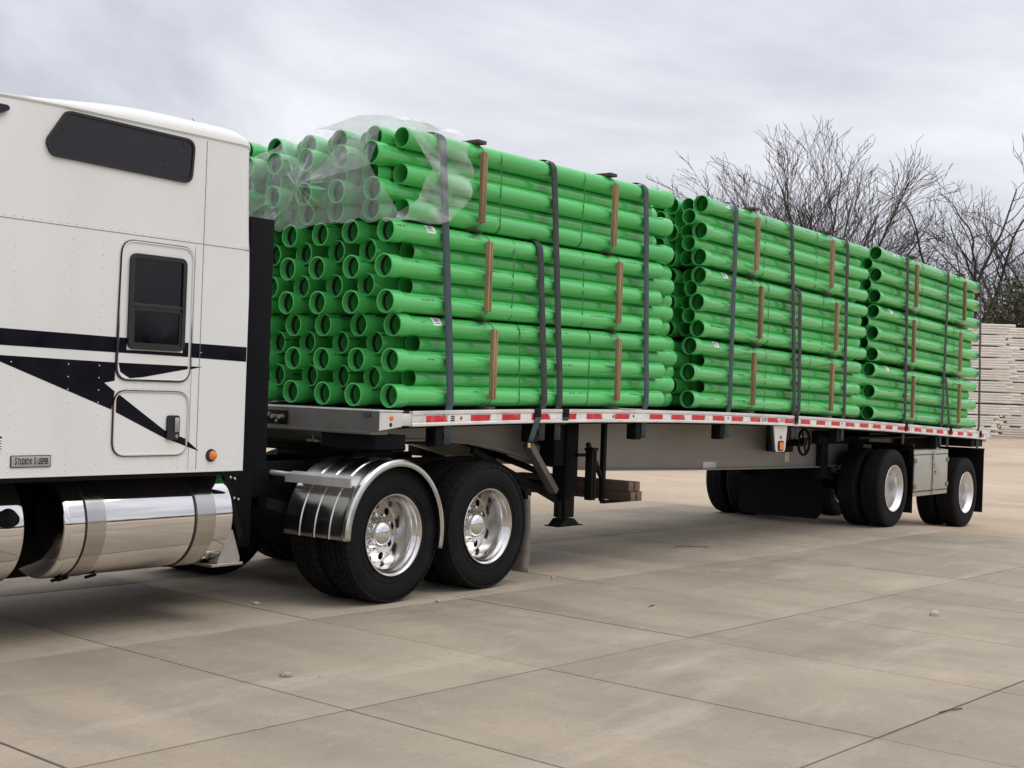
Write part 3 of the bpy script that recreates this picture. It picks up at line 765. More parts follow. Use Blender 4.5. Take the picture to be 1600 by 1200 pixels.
# joint plate and front corner
MB().bbox(.10, .235, -.030, -.004, zd(0)-.105, zd(0)-.012, .004).build('corner_joint', 'plate_alu', trailer)
hd = MB(); 
hz0, hz1 = 1.300, 1.444
hd.prism([(-.15, hz0), (-.15, hz1), (.10, hz1+.002), (.10, hz0+.03)], -.046, 2.636)
HEAD = hd.build('front_header', 'header_alu', trailer, 20)
MB().bbox(-.156, .11, -.052, 2.64, hz1+.001, hz1+.012, .003).build('header_cap', 'plate_alu', HEAD)
MB().prism([(-.146, hz0+.006), (-.146, hz1-.004), (.098, hz1-.004), (.098, hz0+.036)], -.0495, -.0465).build('corner_plate', 'plate_alu', HEAD, 20)
MB().lathe([(-.0605, .001), (-.059, .012), (-.055, .019), (-.0495, .021)], 20, 'y', (-.02, 0, 1.400)).build('marker_lamp', 'orange_lens', HEAD)
MB().lathe([(-.0505, .0005), (-.0505, .016), (-.0495, .017)], 16, 'y', (-.025, 0, 1.348)).build('bolt_hole', 'ink', HEAD)
place('lettering', text_mesh('13A', .058, 'blue_ink', 1.0), HEAD, (-.1525, .075, 1.412), (PI/2, 0, -PI/2))
fl = MB(); fl.bbox(-.16, .02, .02, 2.5, hz0-.030, hz0-.001, .003)
fl.build('header_flange', 'header_alu', HEAD)
# air and light sockets on the header
sk = MB(); sk.bbox(-.166, -.151, .93, 1.16, 1.31, 1.42, .006); sk.build('socket_plate', 'black_steel', HEAD)
sk = MB()
for yy in (.97, 1.05, 1.12): sk.tube((-.166, yy, 1.37), (-.21, yy, 1.37), .024, .018, 12)
sk.tube((-.166, 1.01, 1.34), (-.20, 1.01, 1.34), .014, n=10); sk.tube((-.166, 1.10, 1.39), (-.20, 1.10, 1.39), .014, n=10)
sk.build('socket', 'steel_bright', HEAD)
sk = MB().path([(-.21, 1.12, 1.365), (-.26, 1.15, 1.345), (-.36, 1.25, 1.335), (-.6, 1.32, 1.33), (-1.0, 1.35, 1.38), (-1.3, 1.36, 1.45)], .016, 8); sk.build('air_hose', 'red_hose', HEAD)
# upper coupler and apron
cp = MB(); cp.bbox(.05, 1.55, .82, 1.77, 1.150, 1.262, .008); cp.build('coupler_plate', 'black_steel', trailer)
cp = MB(); cp.prism([(-.13, 1.275), (.30, 1.275), (.30, 1.16), (.12, 1.15)], .62, 1.97); cp.build('apron', 'beam_alu', trailer, 20)
MB().bbox(-.10, .24, .035, .60, 1.158, 1.268, .006).build('coupler_box', 'black_plastic', trailer)
# main beams
def beam(y):
    low = [(-.05, 1.185), (.6, 1.180), (1.2, 1.180), (1.5, 1.172), (1.93, 1.139), (2.25, 1.090), (2.5, 1.043), (2.8, .975), (3.05, .925), (3.4, .880), (3.9, .858), (5.8, .815), (7.5, .790), (9.15, .770), (10.2, .80), (11.4, .86), (XE-.2, .90)]
    top = [(x, zd(x)-.135) for x in np.linspace(XE-.2, -.05, 24)]
    o = MB().prism(low+top, y-.006, y+.006).build('main_beam', 'beam_alu', trailer, 20)
    f = MB()
    for (x0, z0), (x1, z1) in zip(low[:-1], low[1:]):
        f.add([(x0, y-.065, z0), (x1, y-.065, z1), (x1, y+.065, z1), (x0, y+.065, z0), (x0, y-.065, z0+.016), (x1, y-.065, z1+.016), (x1, y+.065, z1+.016), (x0, y+.065, z0+.016)], [(0,3,2,1),(4,5,6,7),(0,1,5,4),(1,2,6,5),(2,3,7,6),(3,0,4,7)])
    f.build('flange', 'beam_alu', o, 20)
    # stiffening seam along the web
    s_ = MB()
    for x0, x1 in ((3.2, 6.0), (6.0, 9.0)): s_.box(x0, x1-.0, y-.0085, y-.0055, .955-.012*(x0-3)/3, .961-.012*(x0-3)/3)
    s_.build('web_seam', 'beam_alu', o, 0)
    return o
BEAM = beam(.75); beam(1.84)
cm = [MB().box(-.03, .03, .06, 2.53, -.135, -.046).mesh('cross_member', 'black_steel', 0)]
for k in range(27): x = .35+k*.485; place('cross_member', cm[0], trailer, (x, 0, zd(x)))
# labels on the beam
MB().bbox(6.05, 6.36, .7405, .7435, .82, .90, .0005).build('label_plate', 'plate_alu', BEAM)
MB().bbox(8.30, 8.66, .7405, .7435, 1.09, 1.19, .0005).build('label_plate', 'plate_alu', BEAM)
MB().box(8.32, 8.52, .739, .7403, 1.155, 1.18).build('label_print', 'red_hose', BEAM, 0)
MB().bbox(8.12, 8.24, .7405, .7435, .86, 1.01, .0005).build('label_plate', 'yellow_label', BEAM)
# landing gear
for y in (.47, 2.12):
    lg = MB(); lg.bbox(2.86, 3.06, y-.08, y+.08, .66, zd(3)-.14, .012)
    leg = lg.build('landing_leg', 'black_plastic', trailer)
    MB().lathe([(.62, .085), (.67, .085)], 20, 'z', (2.965, y, 0)).bbox(2.888, 3.04, y-.068, y+.068, .46, .67, .01).build('inner_leg', 'black_steel', leg)
    MB().prism([(2.82, .393), (2.83, .384), (3.11, .384), (3.12, .393), (3.04, .45), (2.89, .45)], y-.07, y+.07).bbox(2.775, 3.165, y-.085, y+.085, .380, .391, .004).build('foot', 'black_steel', leg, 25)
    MB().bbox(2.70, 2.90, y-.06, y+.12, .95, zd(3)-.15, .01).build('mount_plate', 'black_steel', leg)
MB().tube((2.96, .47, .76), (2.96, 2.12, .76), .03, n=14).bar((2.96, .5, 1.2), (2.96, 2.1, .80), .05, .05).bar((2.96, 2.1, 1.2), (2.96, .5, .80), .05, .05).build('leg_cross_brace', 'black_steel', trailer)
MB().bar((2.19, .34, 1.16), (2.72, .42, .72), .06, .085, (0, 1, 0)).build('diagonal_brace', 'header_alu', trailer)
MB().bar((1.75, .62, 1.10), (2.88, .50, .62), .05, .05, (0, 1, 0)).build('diagonal_brace', 'black_steel', trailer)
MB().bar((1.75, 1.97, 1.10), (2.88, 2.09, .62), .05, .05, (0, 1, 0)).build('diagonal_brace', 'black_steel', trailer)
MB().path([(3.02, .38, 1.05), (3.20, .36, 1.05), (3.20, .36, .74), (3.10, .34, .70)], .016, 8).build('crank_handle', 'black_steel', trailer)
MB().tube((2.72, .36, .63), (2.72, .36, .48), .022, .026, 10).build('grip', 'black_plastic', trailer)
# timber rack hanging under the deck
for y in (.35, 1.7):
    rk = MB(); rk.bar((3.42, y, zd(3.4)-.13), (3.42, y, .60), .045, .045, (0, 1, 0)); rk.bar((3.42, y, .592), (3.9, y, .592), .045, .03, (0, 0, 1)); rk.bar((3.42, y, .80), (3.15, y, 1.16), .035, .035, (0, 1, 0)); rk.build('timber_rack', 'black_steel', trailer, 25)
rk = MB(); rk.bbox(3.00, 3.035, .16, .24, .64, 1.13, .006); rk.bbox(2.955, 2.985, .16, .24, .64, 1.13, .006); rk.bbox(2.95, 3.04, .15, .25, 1.10, 1.13, .004)
rk.build('rack_guard', 'black_steel', trailer, 25)
# strap winches under the rail
wm = MB(); wm.bbox(-.085, .015, .008, .12, -.285, -.125, .012); wm.tube((-.085, .06, -.21), (.03, .06, -.21), .045, n=16); wm.tube((.03, .06, -.21), (.06, .06, -.21), .03, n=14)
WIN = wm.mesh('strap_winch', 'black_steel', 30)
for x in (.66, 1.90, 3.56, 5.20, 6.74, 8.12, 11.48): place('strap_winch', WIN, trailer, (x-.02, 0, zd(x)))
# amber side marker bracket
br = MB().prism([(6.28, zd(6.4)-.125), (6.62, zd(6.4)-.125), (6.58, 1.075), (6.555, 1.055), (6.37, 1.055), (6.345, 1.075)], -.012, .0).build('marker_bracket', 'plate_alu', trailer, 20)
MB().prism([(6.215, zd(6.4)-.125), (6.275, zd(6.4)-.125), (6.34, 1.057), (6.29, 1.057)], .0, .05).build('bracket_edge', 'black_steel', br, 20)
pr_ = rounded_poly([(6.40, 1.065), (6.53, 1.065), (6.53, 1.175), (6.40, 1.175)], .02)
MB().prism(pr_, -.020, -.0125).build('lamp_base', 'black_plastic', br)
MB().prism(offset_poly(pr_, -.014), -.032, -.0205).build('amber_lamp', 'orange_lens', br)
MB().bbox(6.44, 6.49, -.0155, -.0125, 1.20, 1.235, .001).build('reflector', 'amber_lamp', br)
# hand wheel on the beam
hw = MB(); P = []
for k in range(28):
    a0, a1 = 2*PI*k/28, 2*PI*(k+1)/28
    hw.tube((7.72+.155*math.cos(a0), .30, 1.135+.155*math.sin(a0)), (7.72+.155*math.cos(a1), .30, 1.135+.155*math.sin(a1)), .017, n=8, caps=False)
for k in range(4): hw.bar((7.72, .30, 1.135), (7.72+.15*math.cos(k*PI/2+.4), .30, 1.135+.15*math.sin(k*PI/2+.4)), .03, .012, (0, 1, 0))
hw.tube((7.72, .28, 1.135), (7.72, .50, 1.135), .05, .06, 16); hw.bbox(7.58, 7.86, .50, .74, 1.0, 1.28, .02)
hw.build('hand_wheel', 'black_plastic', trailer)
# axles, suspension, wheels
AX = [(9.88, .515), (12.69, .352)]
for i, (x, z) in enumerate(AX):
    dual(trailer, x, z, 'rib', RIM2, .3+i*.7); dual(trailer, x, z, 'rib', RIM2, .9+i, far=True)
    ax = MB().tube((x, .45, z), (x, 2.14, z), .07, n=18).build('axle', 'black_steel', trailer)
    for y in (.62+.1, 1.87):
        sp_ = MB()
        sp_.bar((x-.75, y, z+.20), (x+.35, y, z-.02), .10, .09); sp_.bbox(x-.85, x-.65, y-.06, y+.06, z+.10, zd(x)-.13, .01); sp_.tube((x+.30, y, z+.06), (x+.30, y, zd(x)-.16), .13, n=18); sp_.bbox(x-.12, x+.12, y-.07, y+.07, z+.02, z+.16, .01)
        sp_.build('suspension', 'black_steel', ax)
    sl_ = MB().bbox(x-1.0, x+.65, .64, 1.95, zd(x)-.30, zd(x)-.14, .01).build('suspension_frame', 'black_steel', trailer)
    xf, dz_, zb_ = (x+.62, .0, .075) if i == 0 else (x+.70, -.12, -.06)
    for y0_, y1_ in ((-.01, .60), (1.99, 2.60)):
        MB().bbox(xf, xf+.012, y0_, y1_, zb_+.08, zd(x)-.30, .003).build('mud_flap', 'black_plastic', trailer)
        MB().bbox(xf-.03, xf+.03, y0_, y1_+.1, zd(x)-.32, zd(x)-.28, .004).build('flap_bracket', 'black_steel', trailer)
MB().prism(rounded_poly([(.76, .07), (1.97, .07), (1.97, 1.1), (.76, 1.1)], .10), 0, .012).build('splash_guard', 'black_plastic', trailer, loc=(9.26, 0, 0), rot=(0, 0, PI/2))
MB().bbox(8.9, XE-.1, .10, .60, zd(11)-.17, zd(11)-.145, .003).build('wheel_cover', 'black_steel', trailer)
MB().bbox(12.9, XE, .02, 2.57, 1.03, 1.16, .008).build('rear_frame', 'black_steel', trailer)
MB().bbox(XE-.02, XE+.10, -.045, 2.64, zd(XE)-.155, zd(XE)-.004, .006).build('rear_bumper', 'plate_alu', trailer)
# tool box between the axles
tx0, tx1, tz0, tz1 = 10.50, 11.86, .375, 1.01
TB = MB().bbox(tx0, tx1, .0, .55, tz0, tz1, .008).build('tool_box', 'toolbox_alu', trailer)
for a, b in ((tx0+.04, 11.20), (11.24, tx1-.05)):
    dr = MB().bbox(a, b, -.014, -.001, tz0+.075, tz1-.07, .004).build('door', 'toolbox_alu', TB)
    hx = a+.02 if a < 11 else b-.02
    for zz in (tz0+.14, tz1-.14): MB().bbox(hx-.05, hx+.05, -.024, -.0145, zz-.03, zz+.03, .004).build('hinge', 'box_trim', dr)
tb = MB(); tb.box(tx0+.03, tx1-.03, -.006, -.0012, tz1-.066, tz1-.056); tb.box(tx0+.03, tx1-.03, -.006, -.0012, tz0+.058, tz0+.068); tb.build('seam', 'ink', TB, 0)
MB().tube((11.22, -.026, tz0+.005), (11.22, -.026, tz1-.005), .013, n=10).bbox(11.19, 11.25, -.035, -.016, tz1-.19, tz1-.14, .004).bbox(11.19, 11.25, -.035, -.016, tz0+.10, tz0+.15, .004).build('lock_rod', 'steel_bright', TB)
MB().bar((11.30, -.03, .70), (11.40, -.03, .72), .02, .03).bbox(11.27, 11.33, -.03, -.015, .76, .84, .004).build('latch', 'steel_bright', TB)
# timbers lying in the rack
for i, (x, y, z, lb) in enumerate(((3.605, .83, .655, 'left timber in lower layer of rack under trailer'), (3.70, .82, .655, 'right timber in lower layer of rack under trailer'), (3.598, .85, .749, 'left timber in upper layer of rack under trailer'), (3.692, .84, .749, 'right timber in upper layer of rack under trailer'))):
    t = thing('timber', 'brown square ' + lb, 'timber', (x, y, z), 'timbers in the rack under the trailer')
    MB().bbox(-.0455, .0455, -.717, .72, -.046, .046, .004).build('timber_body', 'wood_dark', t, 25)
    MB().bbox(-.0435, .0435, -.7195, -.7172, -.044, .044, .0008).build('end_grain', 'wood_end', t, 25)

# ------------------------------------------------------------------ tractor
truck = thing('semi_truck', 'white sleeper semi truck with black stripes and polished tanks', 'truck', (0, 0, 0))
XB, XF = -1.395, -4.25                       # rear and front of the sleeper
def sleeper():
    # section from the sill up the near side, round the roof and down the far side
    W = 2.50
    def section(x):
        rear = smooth(-1.60, XB, np.array(x)).item()
        zc_ = 3.190 - .0*rear
        top = 3.345 - 0.045*rear**2 - 0.115*smooth(2.1, 3.7, np.array(-x)).item()*1.25
        taper = 0.24*max(0, (-2.75-x)/1.0)**2
        taper = min(taper, .5)
        pts = [(0, 1.052), (0, 2.2), (0, 2.51), (taper*.15, 2.66), (taper*.5, 2.92), (taper*.95, zc_-.02), (taper-.0, zc_-.010), (taper-.010, zc_+.004), (taper-.008, zc_+.016)]
        y0 = taper-.008; R_ = .13
        z0 = zc_+.016
        hgt = top-z0
        for k in range(1, 9):
            a = k/8*PI/2; pts.append((y0+R_*1.6*(1-math.cos(a)), z0+(hgt-.03)*math.sin(a)))
        pts.append((y0+.5, top-.008)); pts.append((W/2, top+.01))
        return pts + [(W-y, z) for y, z in pts[-2::-1]]
    xs_ = list(np.linspace(XF, -2.75, 14)) + list(np.linspace(-2.6, -1.62, 8)) + [-1.56, -1.50, -1.45, -1.42, -1.405, XB]
    mb = MB(); rows = []
    for x in xs_:
        sec = section(x); e = max(0, (x-(XB-.075))/.075); sh = 1-math.sqrt(max(0, 1-e*e)) if e > 0 else 0
        o = []
        for (y, z) in sec:
            cy = W/2; yy = y; zz = z
            if z > 2.4:
                f = min(1, (z-2.4)/.7); yy = y + (cy-y)/cy*.06*sh*f*1.2; zz = z-.05*sh*f
            o.append((x, yy, zz))
        rows.append(o)
    P = np.array(rows); mb.grid(P)
    n = len(rows[0])
    mb.add(rows[-1], [tuple(range(n))]); mb.add(rows[0], [tuple(range(n))])
    mb.add([rows[0][0], rows[-1][0], rows[-1][-1], rows[0][-1]], [(0, 1, 2, 3)])
    return mb.build('sleeper_body', 'white_paint', truck, 28)
BODY = sleeper()
seams = MB()
seams.box(XF, XB-.004, -.0018, .004, 2.5030, 2.5062)
seams.box(-1.789, -1.7855, -.0018, .004, 1.055, 2.5028); seams.box(-1.789, -1.7855, -.0018, .004, 2.5064, 3.17)
seams.box(-1.851, -1.8485, -.0012, .004, 1.055, 2.48)
seams.build('panel_seam', 'box_trim', BODY, 0)
# lighter sill line and the drip edge of the roof cap
MB().bbox(XF, XB-.002, -.004, .03, 1.040, 1.051, .002).build('sill', 'white_paint', BODY)
rs_ = MB(); 
for (za, zb_) in ((3.21, 3.33),): rs_.bar((-1.79, .0, za), (-1.79, .16, zb_), .004, .004)
rs_.build('roof_seam', 'box_trim', BODY, 0)
# rivets
rv = MB()
def rivet(x, z, r=.0048):
    r *= 1.05
    rv.lathe([(-.0042, .0004), (-.0034, r*.6), (0, r)], 6, 'y', (x, 0, z))
for x in (-3.115, -2.745, -2.535, -2.395):
    z = 1.11
    while z < 2.45:
        if not (1.77 < z < 1.89): rivet(x-.001*(z-1), z)
        z += .0735
for x in (-1.866, -1.777):
    z = 1.10
    while z < 2.46: rivet(x, z); z += .066 if x < -1.8 else .118
z = 2.6
while z < 3.15: rivet(-1.777, z); z += .15
x = -3.6
while x < -1.85: rivet(x, 2.523, .0055); x += .0585
x = -3.3
while x < -1.45: rivet(x, 1.075); x += .062
for x in np.arange(-2.33, -1.90, .058): rivet(x, 1.600); rivet(x, 1.570); rivet(x, 1.130); rivet(x, 2.478)
for x in (-1.47, -1.50, -1.53): rivet(x, 1.135); rivet(x+.06, 2.52)
for z in (2.60, 2.75): rivet(-1.42, z)
rv.build('rivets', 'white_paint', BODY, 60, kind='stuff')
# stripes and lightning mark, painted film 1 mm proud
def flat(name, poly, mat, parent=BODY, y0=-.0012, y1=-.0002, sm=0): return MB().prism(poly, y0, y1).build(name, mat, parent, sm)
flat('stripe', [(-3.9, 1.8), (-3.9, 1.895), (-3.19, 1.885), (-2.423, 1.874), (-2.423, 1.781), (-3.19, 1.790)], 'black_paint')
flat('stripe', [(-1.868, 1.866), (XB-.004, 1.861), (XB-.004, 1.764), (-1.868, 1.774)], 'black_paint')
flat('lightning_mark', [(-3.35, 1.80-.045), (-3.185, 1.733), (-2.423, 1.7205), (-2.423, 1.610), (-2.497, 1.596), (-2.420, 1.545), (-2.44, 1.435)], 'black_paint')
flat('lightning_mark', [(-1.868, 1.7175), (-1.763, 1.717), (-1.868, 1.696)], 'black_paint')
flat('lightning_mark', [(-1.868, 1.2475), (-1.766, 1.176), (-1.868, 1.206)], 'black_paint')
# upper hatch door with sliding window
HD = rounded_poly([(-2.418, 1.622), (-1.872, 1.622), (-1.872, 2.462), (-2.402, 2.462)], .085)
DOOR = MB().prism(HD, -.006, .004).build('side_door', 'white_paint', BODY, 30)
ring_prism(offset_poly(HD, .0055), offset_poly(HD, -.002), -.013, -.0005).build('door_trim', 'chrome', DOOR, 40)
ring_prism(offset_poly(HD, .0105), offset_poly(HD, .0057), -.009, -.0004).build('door_gasket', 'rubber_trim', DOOR, 40)
flat('stripe', [(-2.405, 1.8735), (-2.352, 1.873), (-2.352, 1.781), (-2.41, 1.781)], 'black_paint', DOOR, -.0075, -.0062)
flat('stripe', [(-1.928, 1.8655), (-1.884, 1.866), (-1.884, 1.775), (-1.928, 1.776)], 'black_paint', DOOR, -.0075, -.0062)
flat('stripe', [(-2.352, 1.80), (-1.928, 1.80), (-1.928, 1.7765), (-2.352, 1.781)], 'black_paint', DOOR, -.0075, -.0062)
flat('lightning_mark', [(-2.405, 1.7205), (-1.884, 1.7175), (-1.884, 1.699), (-2.228, 1.637), (-2.32, 1.628), (-2.39, 1.665)], 'black_paint', DOOR, -.0075, -.0062)
WP = rounded_poly([(-2.352, 1.806), (-1.928, 1.806), (-1.928, 2.393), (-2.352, 2.393)], .05)
WIN_ = ring_prism(WP, offset_poly(WP, -.028), -.026, -.0062).build('window', 'rubber_trim', DOOR, 40)
flat('pane', offset_poly(WP, -.027), 'glass_dark', DOOR, -.014, -.0065)
MB().bbox(-2.328, -1.952, -.0215, -.0142, 2.062, 2.090, .003).build('window_bar', 'rubber_trim', DOOR)
sash = rounded_poly([(-2.325, 1.832), (-1.955, 1.832), (-1.955, 2.062), (-2.325, 2.062)], .03)
ring_prism(sash, offset_poly(sash, -.016), -.0200, -.0141).build('window_sash', 'rubber_trim', DOOR, 40)
# lower bin door
BD = rounded_poly([(-2.424, 1.160), (-1.876, 1.160), (-1.876, 1.546), (-2.424, 1.546)], .085)
BIN = MB().prism(BD, -.006, .004).build('bin_door', 'white_paint', BODY, 30)
ring_prism(offset_poly(BD, .0055), offset_poly(BD, -.002), -.013, -.0005).build('door_trim', 'chrome', BIN, 40)
ring_prism(offset_poly(BD, .0105), offset_poly(BD, .0057), -.009, -.0004).build('door_gasket', 'rubber_trim', BIN, 40)
flat('lightning_mark', [(-2.424+.012, 1.42), (-2.412, 1.528), (-2.385, 1.523), (-2.046, 1.309), (-1.882, 1.2565), (-1.882, 1.211), (-2.046, 1.262)], 'black_paint', BIN, -.0075, -.0062)
hp = rounded_poly([(-2.036, 1.250), (-1.942, 1.250), (-1.942, 1.404), (-2.036, 1.404)], .02)
HND = MB().prism(hp, -.022, -.0062).build('handle', 'rubber_trim', BIN, 30)
MB().bbox(-1.985, -1.950, -.030, -.0222, 1.298, 1.392, .006).lathe([(-.0295, .0005), (-.0295, .011), (-.022, .013)], 14, 'y', (-1.968, 0, 1.274)).build('paddle', 'steel_bright', HND)
# long tinted roof panel window
wp = rounded_poly([(-2.955, 2.975), (-2.915, 2.893), (-1.905, 2.873), (-1.888, 3.155), (-2.79, 3.172), (-2.83, 3.165)], [.06, .06, .07, .07, .05, .05])
RW = ring_prism(wp, offset_poly(wp, -.016), -.016, .02).build('roof_window', 'rubber_trim', BODY, 40)
flat('pane', offset_poly(wp, -.0155), 'tint_panel', RW, -.008, .02)
cl = MB()
for (x, z) in ((-2.84, 3.055), (-1.975, 3.115), (-2.12, 2.955), (-1.975, 2.92)): cl.lathe([(-.0125, .0005), (-.0125, .008), (-.008, .010)], 10, 'y', (x, 0, z))
cl.build('clip', 'ink', RW)
w2 = rounded_poly([(-4.0, 3.10), (-3.9, 2.96), (-3.42, 2.99), (-3.17, 3.11), (-3.18, 3.135), (-3.6, 3.135)], .03)
o = MB().prism(w2, .01, .09).build('cab_window', 'tint_panel', BODY, 30)
# badge
BG = MB().prism(rounded_poly([(-3.099, 1.099), (-2.842, 1.099), (-2.842, 1.168), (-3.099, 1.168)], .006), -.006, -.0002).build('badge', 'ink', BODY, 30)
MB().bbox(-3.0945, -2.8465, -.0078, -.0061, 1.1035, 1.1635, .0004).build('badge_plate', 'badge_plate', BG)
for tx, xx, s_ in (('S', -3.067, .056), ('TUDIO', -3.021, .049), ('S', -2.946, .056), ('LEEPER', -2.895, .049)):
    place('lettering', text_mesh(tx, s_, 'ink', {1: .50, 5: .46, 6: .46}[len(tx)], .0006, .0010), BG, (xx, -.0085, 1.1345 - (0 if s_ > .05 else .0025)), (PI/2, 0, 0))
em = MB(); em.lathe([(-.0088, .0065), (-.0088, .0100)], 14, 'y', (-2.9735, 0, 1.139)); em.box(-2.9795, -2.9675, -.009, -.0080, 1.118, 1.126); em.box(-2.9755, -2.9715, -.009, -.0080, 1.134, 1.144)
em.build('emblem', 'ink', BG, 0)
MB().bbox(-3.25, -3.152, -.002, -.0002, 1.19, 1.28, .0005).build('label_plate', 'paper', BODY)
lp = MB()
for q, (a, b) in enumerate(((1.265, 1.278), (1.250, 1.254), (1.236, 1.240), (1.220, 1.224), (1.205, 1.209))): lp.box(-3.248, -3.156, -.0031, -.0021, a, b)
lp.build('label_print', 'ink', BODY, 0)
# marker lamp
MB().lathe([(-.012, .030), (-.010, .040), (-.0002, .042)], 24, 'y', (-1.668, 0, 1.146)).lathe([(-.012, .030), (-.010, .020)], 24, 'y', (-1.668, 0, 1.146)).build('lamp_base', 'rubber_trim', BODY)
MB().lathe([(-.034, .0005), (-.032, .014), (-.026, .026), (-.012, .0305)], 24, 'y', (-1.662, 0, 1.146)).build('marker_lamp', 'orange_lens', BODY)
# side extender behind the sleeper
MB().bbox(XB+.002, -1.185, .004, .035, 1.042, 2.735, .008).build('side_extender', 'black_plastic', truck)
MB().bbox(XB+.002, -1.185, 2.465, 2.496, 1.042, 2.735, .008).build('side_extender', 'black_plastic', truck)
# cab and hood ahead of the sleeper (beyond the left edge of the picture)
cb = MB(); sec = [(-4.24, 1.05), (-4.24, 3.02), (-4.9, 2.95), (-5.35, 2.80), (-5.75, 2.02), (-5.85, 1.05)]
cb.prism(sec, .16, 2.34); cb.build('cab', 'white_paint', truck, 25)
flat('cab_glass', rounded_poly([(-4.55, 2.06), (-5.60, 2.06), (-5.30, 2.68), (-4.55, 2.72)], .05), 'glass_dark', truck, .152, .159)
MB().prism([(-5.80, 1.0), (-5.74, 2.0), (-6.6, 1.86), (-7.6, 1.70), (-7.8, 1.2), (-7.75, .75), (-7.35, .75), (-7.2, 1.08), (-6.5, 1.12), (-6.3, .85)], .42, 2.08).build('hood', 'white_paint', truck, 25)
for far in (False, True):
    w = place('wheel', RIM2, truck, (-6.75, .05 if not far else 2.45, TR), (0, .3, PI if far else 0)); place('tyre', TY['rib'], w); place('hub_cap', HUB2, w)
# fuel tanks: polished cylinders with straps
def tank(x0, x1, name='fuel_tank'):
    yc, zc_, R_ = .430, .722, .338
    e = .045
    prof = [(x0-.012, .0005), (x0-.010, R_*.55), (x0, R_*.93), (x0+.006, R_*.965), (x0+.02, R_*.99), (x0+e, R_), (x1-e, R_), (x1-.02, R_*.985), (x1-.003, R_*.93), (x1+.008, R_*.55), (x1+.012, .0005)]
    return MB().lathe(prof, 96, 'x', (0, yc, zc_)).build(name, 'tank_alu', truck, 25), yc, zc_, R_
T, yc, zc_, R_ = tank(-2.665, -1.365)
for a, b in ((-2.515, -2.380), (-1.685, -1.530)):
    MB().lathe([(a, R_+.0005), (a+.001, R_+.004), (b-.001, R_+.004), (b, R_+.0005)], 96, 'x', (0, yc, zc_)).build('tank_strap', 'tank_band', T, 25)
for a in (-2.527, -1.702): MB().lathe([(a, R_+.0005), (a+.001, R_+.0045), (a+.011, R_+.0045), (a+.012, R_+.0005)], 96, 'x', (0, yc, zc_)).build('strap_gasket', 'rubber_trim', T, 25)
for x in (-2.54, -2.50, -2.30): MB().tube((x, .40, zc_-R_-.018), (x, .30, zc_-R_+.01), .010, n=10).build('drain_plug', 'black_steel', T)
MB().lathe([(zc_+R_-.02, .055), (zc_+R_+.02, .052), (zc_+R_+.03, .040), (zc_+R_+.03, .0005)], 20, 'z', (-1.50, .38, 0)).build('filler_cap', 'steel_bright', T)
T2, *_ = tank(-4.2, -2.915)
cap = MB().lathe([(-.075, .0005), (-.07, .035), (-.02, .055), (.0, .06)], 20, 'y', (-3.04, .10, .80)).build('filler_cap', 'black_plastic', T2)
# tanks and step boxes of the far side
for a, b in ((-2.665, -1.365), (-4.2, -2.915)):
    o = MB().lathe([(a, .0005), (a, .31), (a+.03, .338), (b-.03, .338), (b, .31), (b, .0005)], 40, 'x', (0, 2.07, .722)).build('fuel_tank', 'tank_alu', truck, 25)
MB().bbox(-5.7, -4.3, .12, .70, .38, 1.0, .02).build('step_box', 'fender_alu', truck); MB().bbox(-5.7, -4.3, 1.80, 2.38, .38, 1.0, .02).build('step_box', 'fender_alu', truck)
# tank support shelf and step
MB().prism([(-1.40, .40), (-1.205, .40), (-1.205, .43), (-1.275, .62), (-1.30, .62)], .22, .66).build('tank_bracket', 'steel_bright', truck, 20)
MB().bbox(-1.46, -1.19, .20, .68, .378, .399, .004).build('tank_shelf', 'tank_band', truck)
# deep dark chassis under the sleeper, plus blocks for shade
ch = MB(); ch.bbox(-7.2, 2.05, .83, .91, .76, 1.03, .006); ch.bbox(-7.2, 2.05, 1.59, 1.67, .76, 1.03, .006)
for x in (-4.5, -3.0, -1.6, -.45, .66, 1.95): ch.box(x-.04, x+.04, .911, 1.589, .80, .98)
ch.build('frame_rail', 'black_steel', truck, 25)
MB().bbox(-4.2, -1.40, .006, 2.494, 1.012, 1.0385, .004).build('floor_pan', 'black_plastic', truck)
MB().bbox(-4.0, -1.30, .80, 1.70, .33, .98, .05).build('gearbox_shade_block', 'black_plastic', truck)  # gearbox bulk, lowered to deepen the shade under the tractor
MB().bbox(-1.30, -.60, 1.72, 2.40, .40, 1.03, .02).build('light_block_box', 'black_plastic', truck)  # unseen box added to block light coming under from the far side
MB().bbox(-1.36, -.72, .66, .82, .42, 1.03, .02).build('air_tank_box', 'black_plastic', truck)
MB().tube((-1.30, 1.1, .62), (-.45, 1.1, .62), .15, n=20).build('air_tank', 'black_steel', truck)
# catwalk behind the sleeper with its air hoses
cw = MB(); cw.bbox(-1.32, -.62, .92, 1.58, 1.035, 1.062, .004)
for i in range(9):
    for j in range(7): cw.tube((-1.27+.075*i, .97+.09*j, 1.062), (-1.27+.075*i, .97+.09*j, 1.070), .022, n=8)
cw.build('catwalk', 'header_alu', truck, 30)
MB().path([(-1.3, 1.25, 1.20), (-1.15, 1.22, 1.13), (-1.0, 1.18, 1.10), (-.86, 1.10, 1.09)], .035, 10).build('hose', 'black_plastic', truck)
MB().path([(-1.35, 1.02, 1.19), (-1.2, 1.0, 1.19), (-1.05, .98, 1.185), (-.98, .97, 1.18)], .022, 10).build('hose', 'green_plastic', truck)
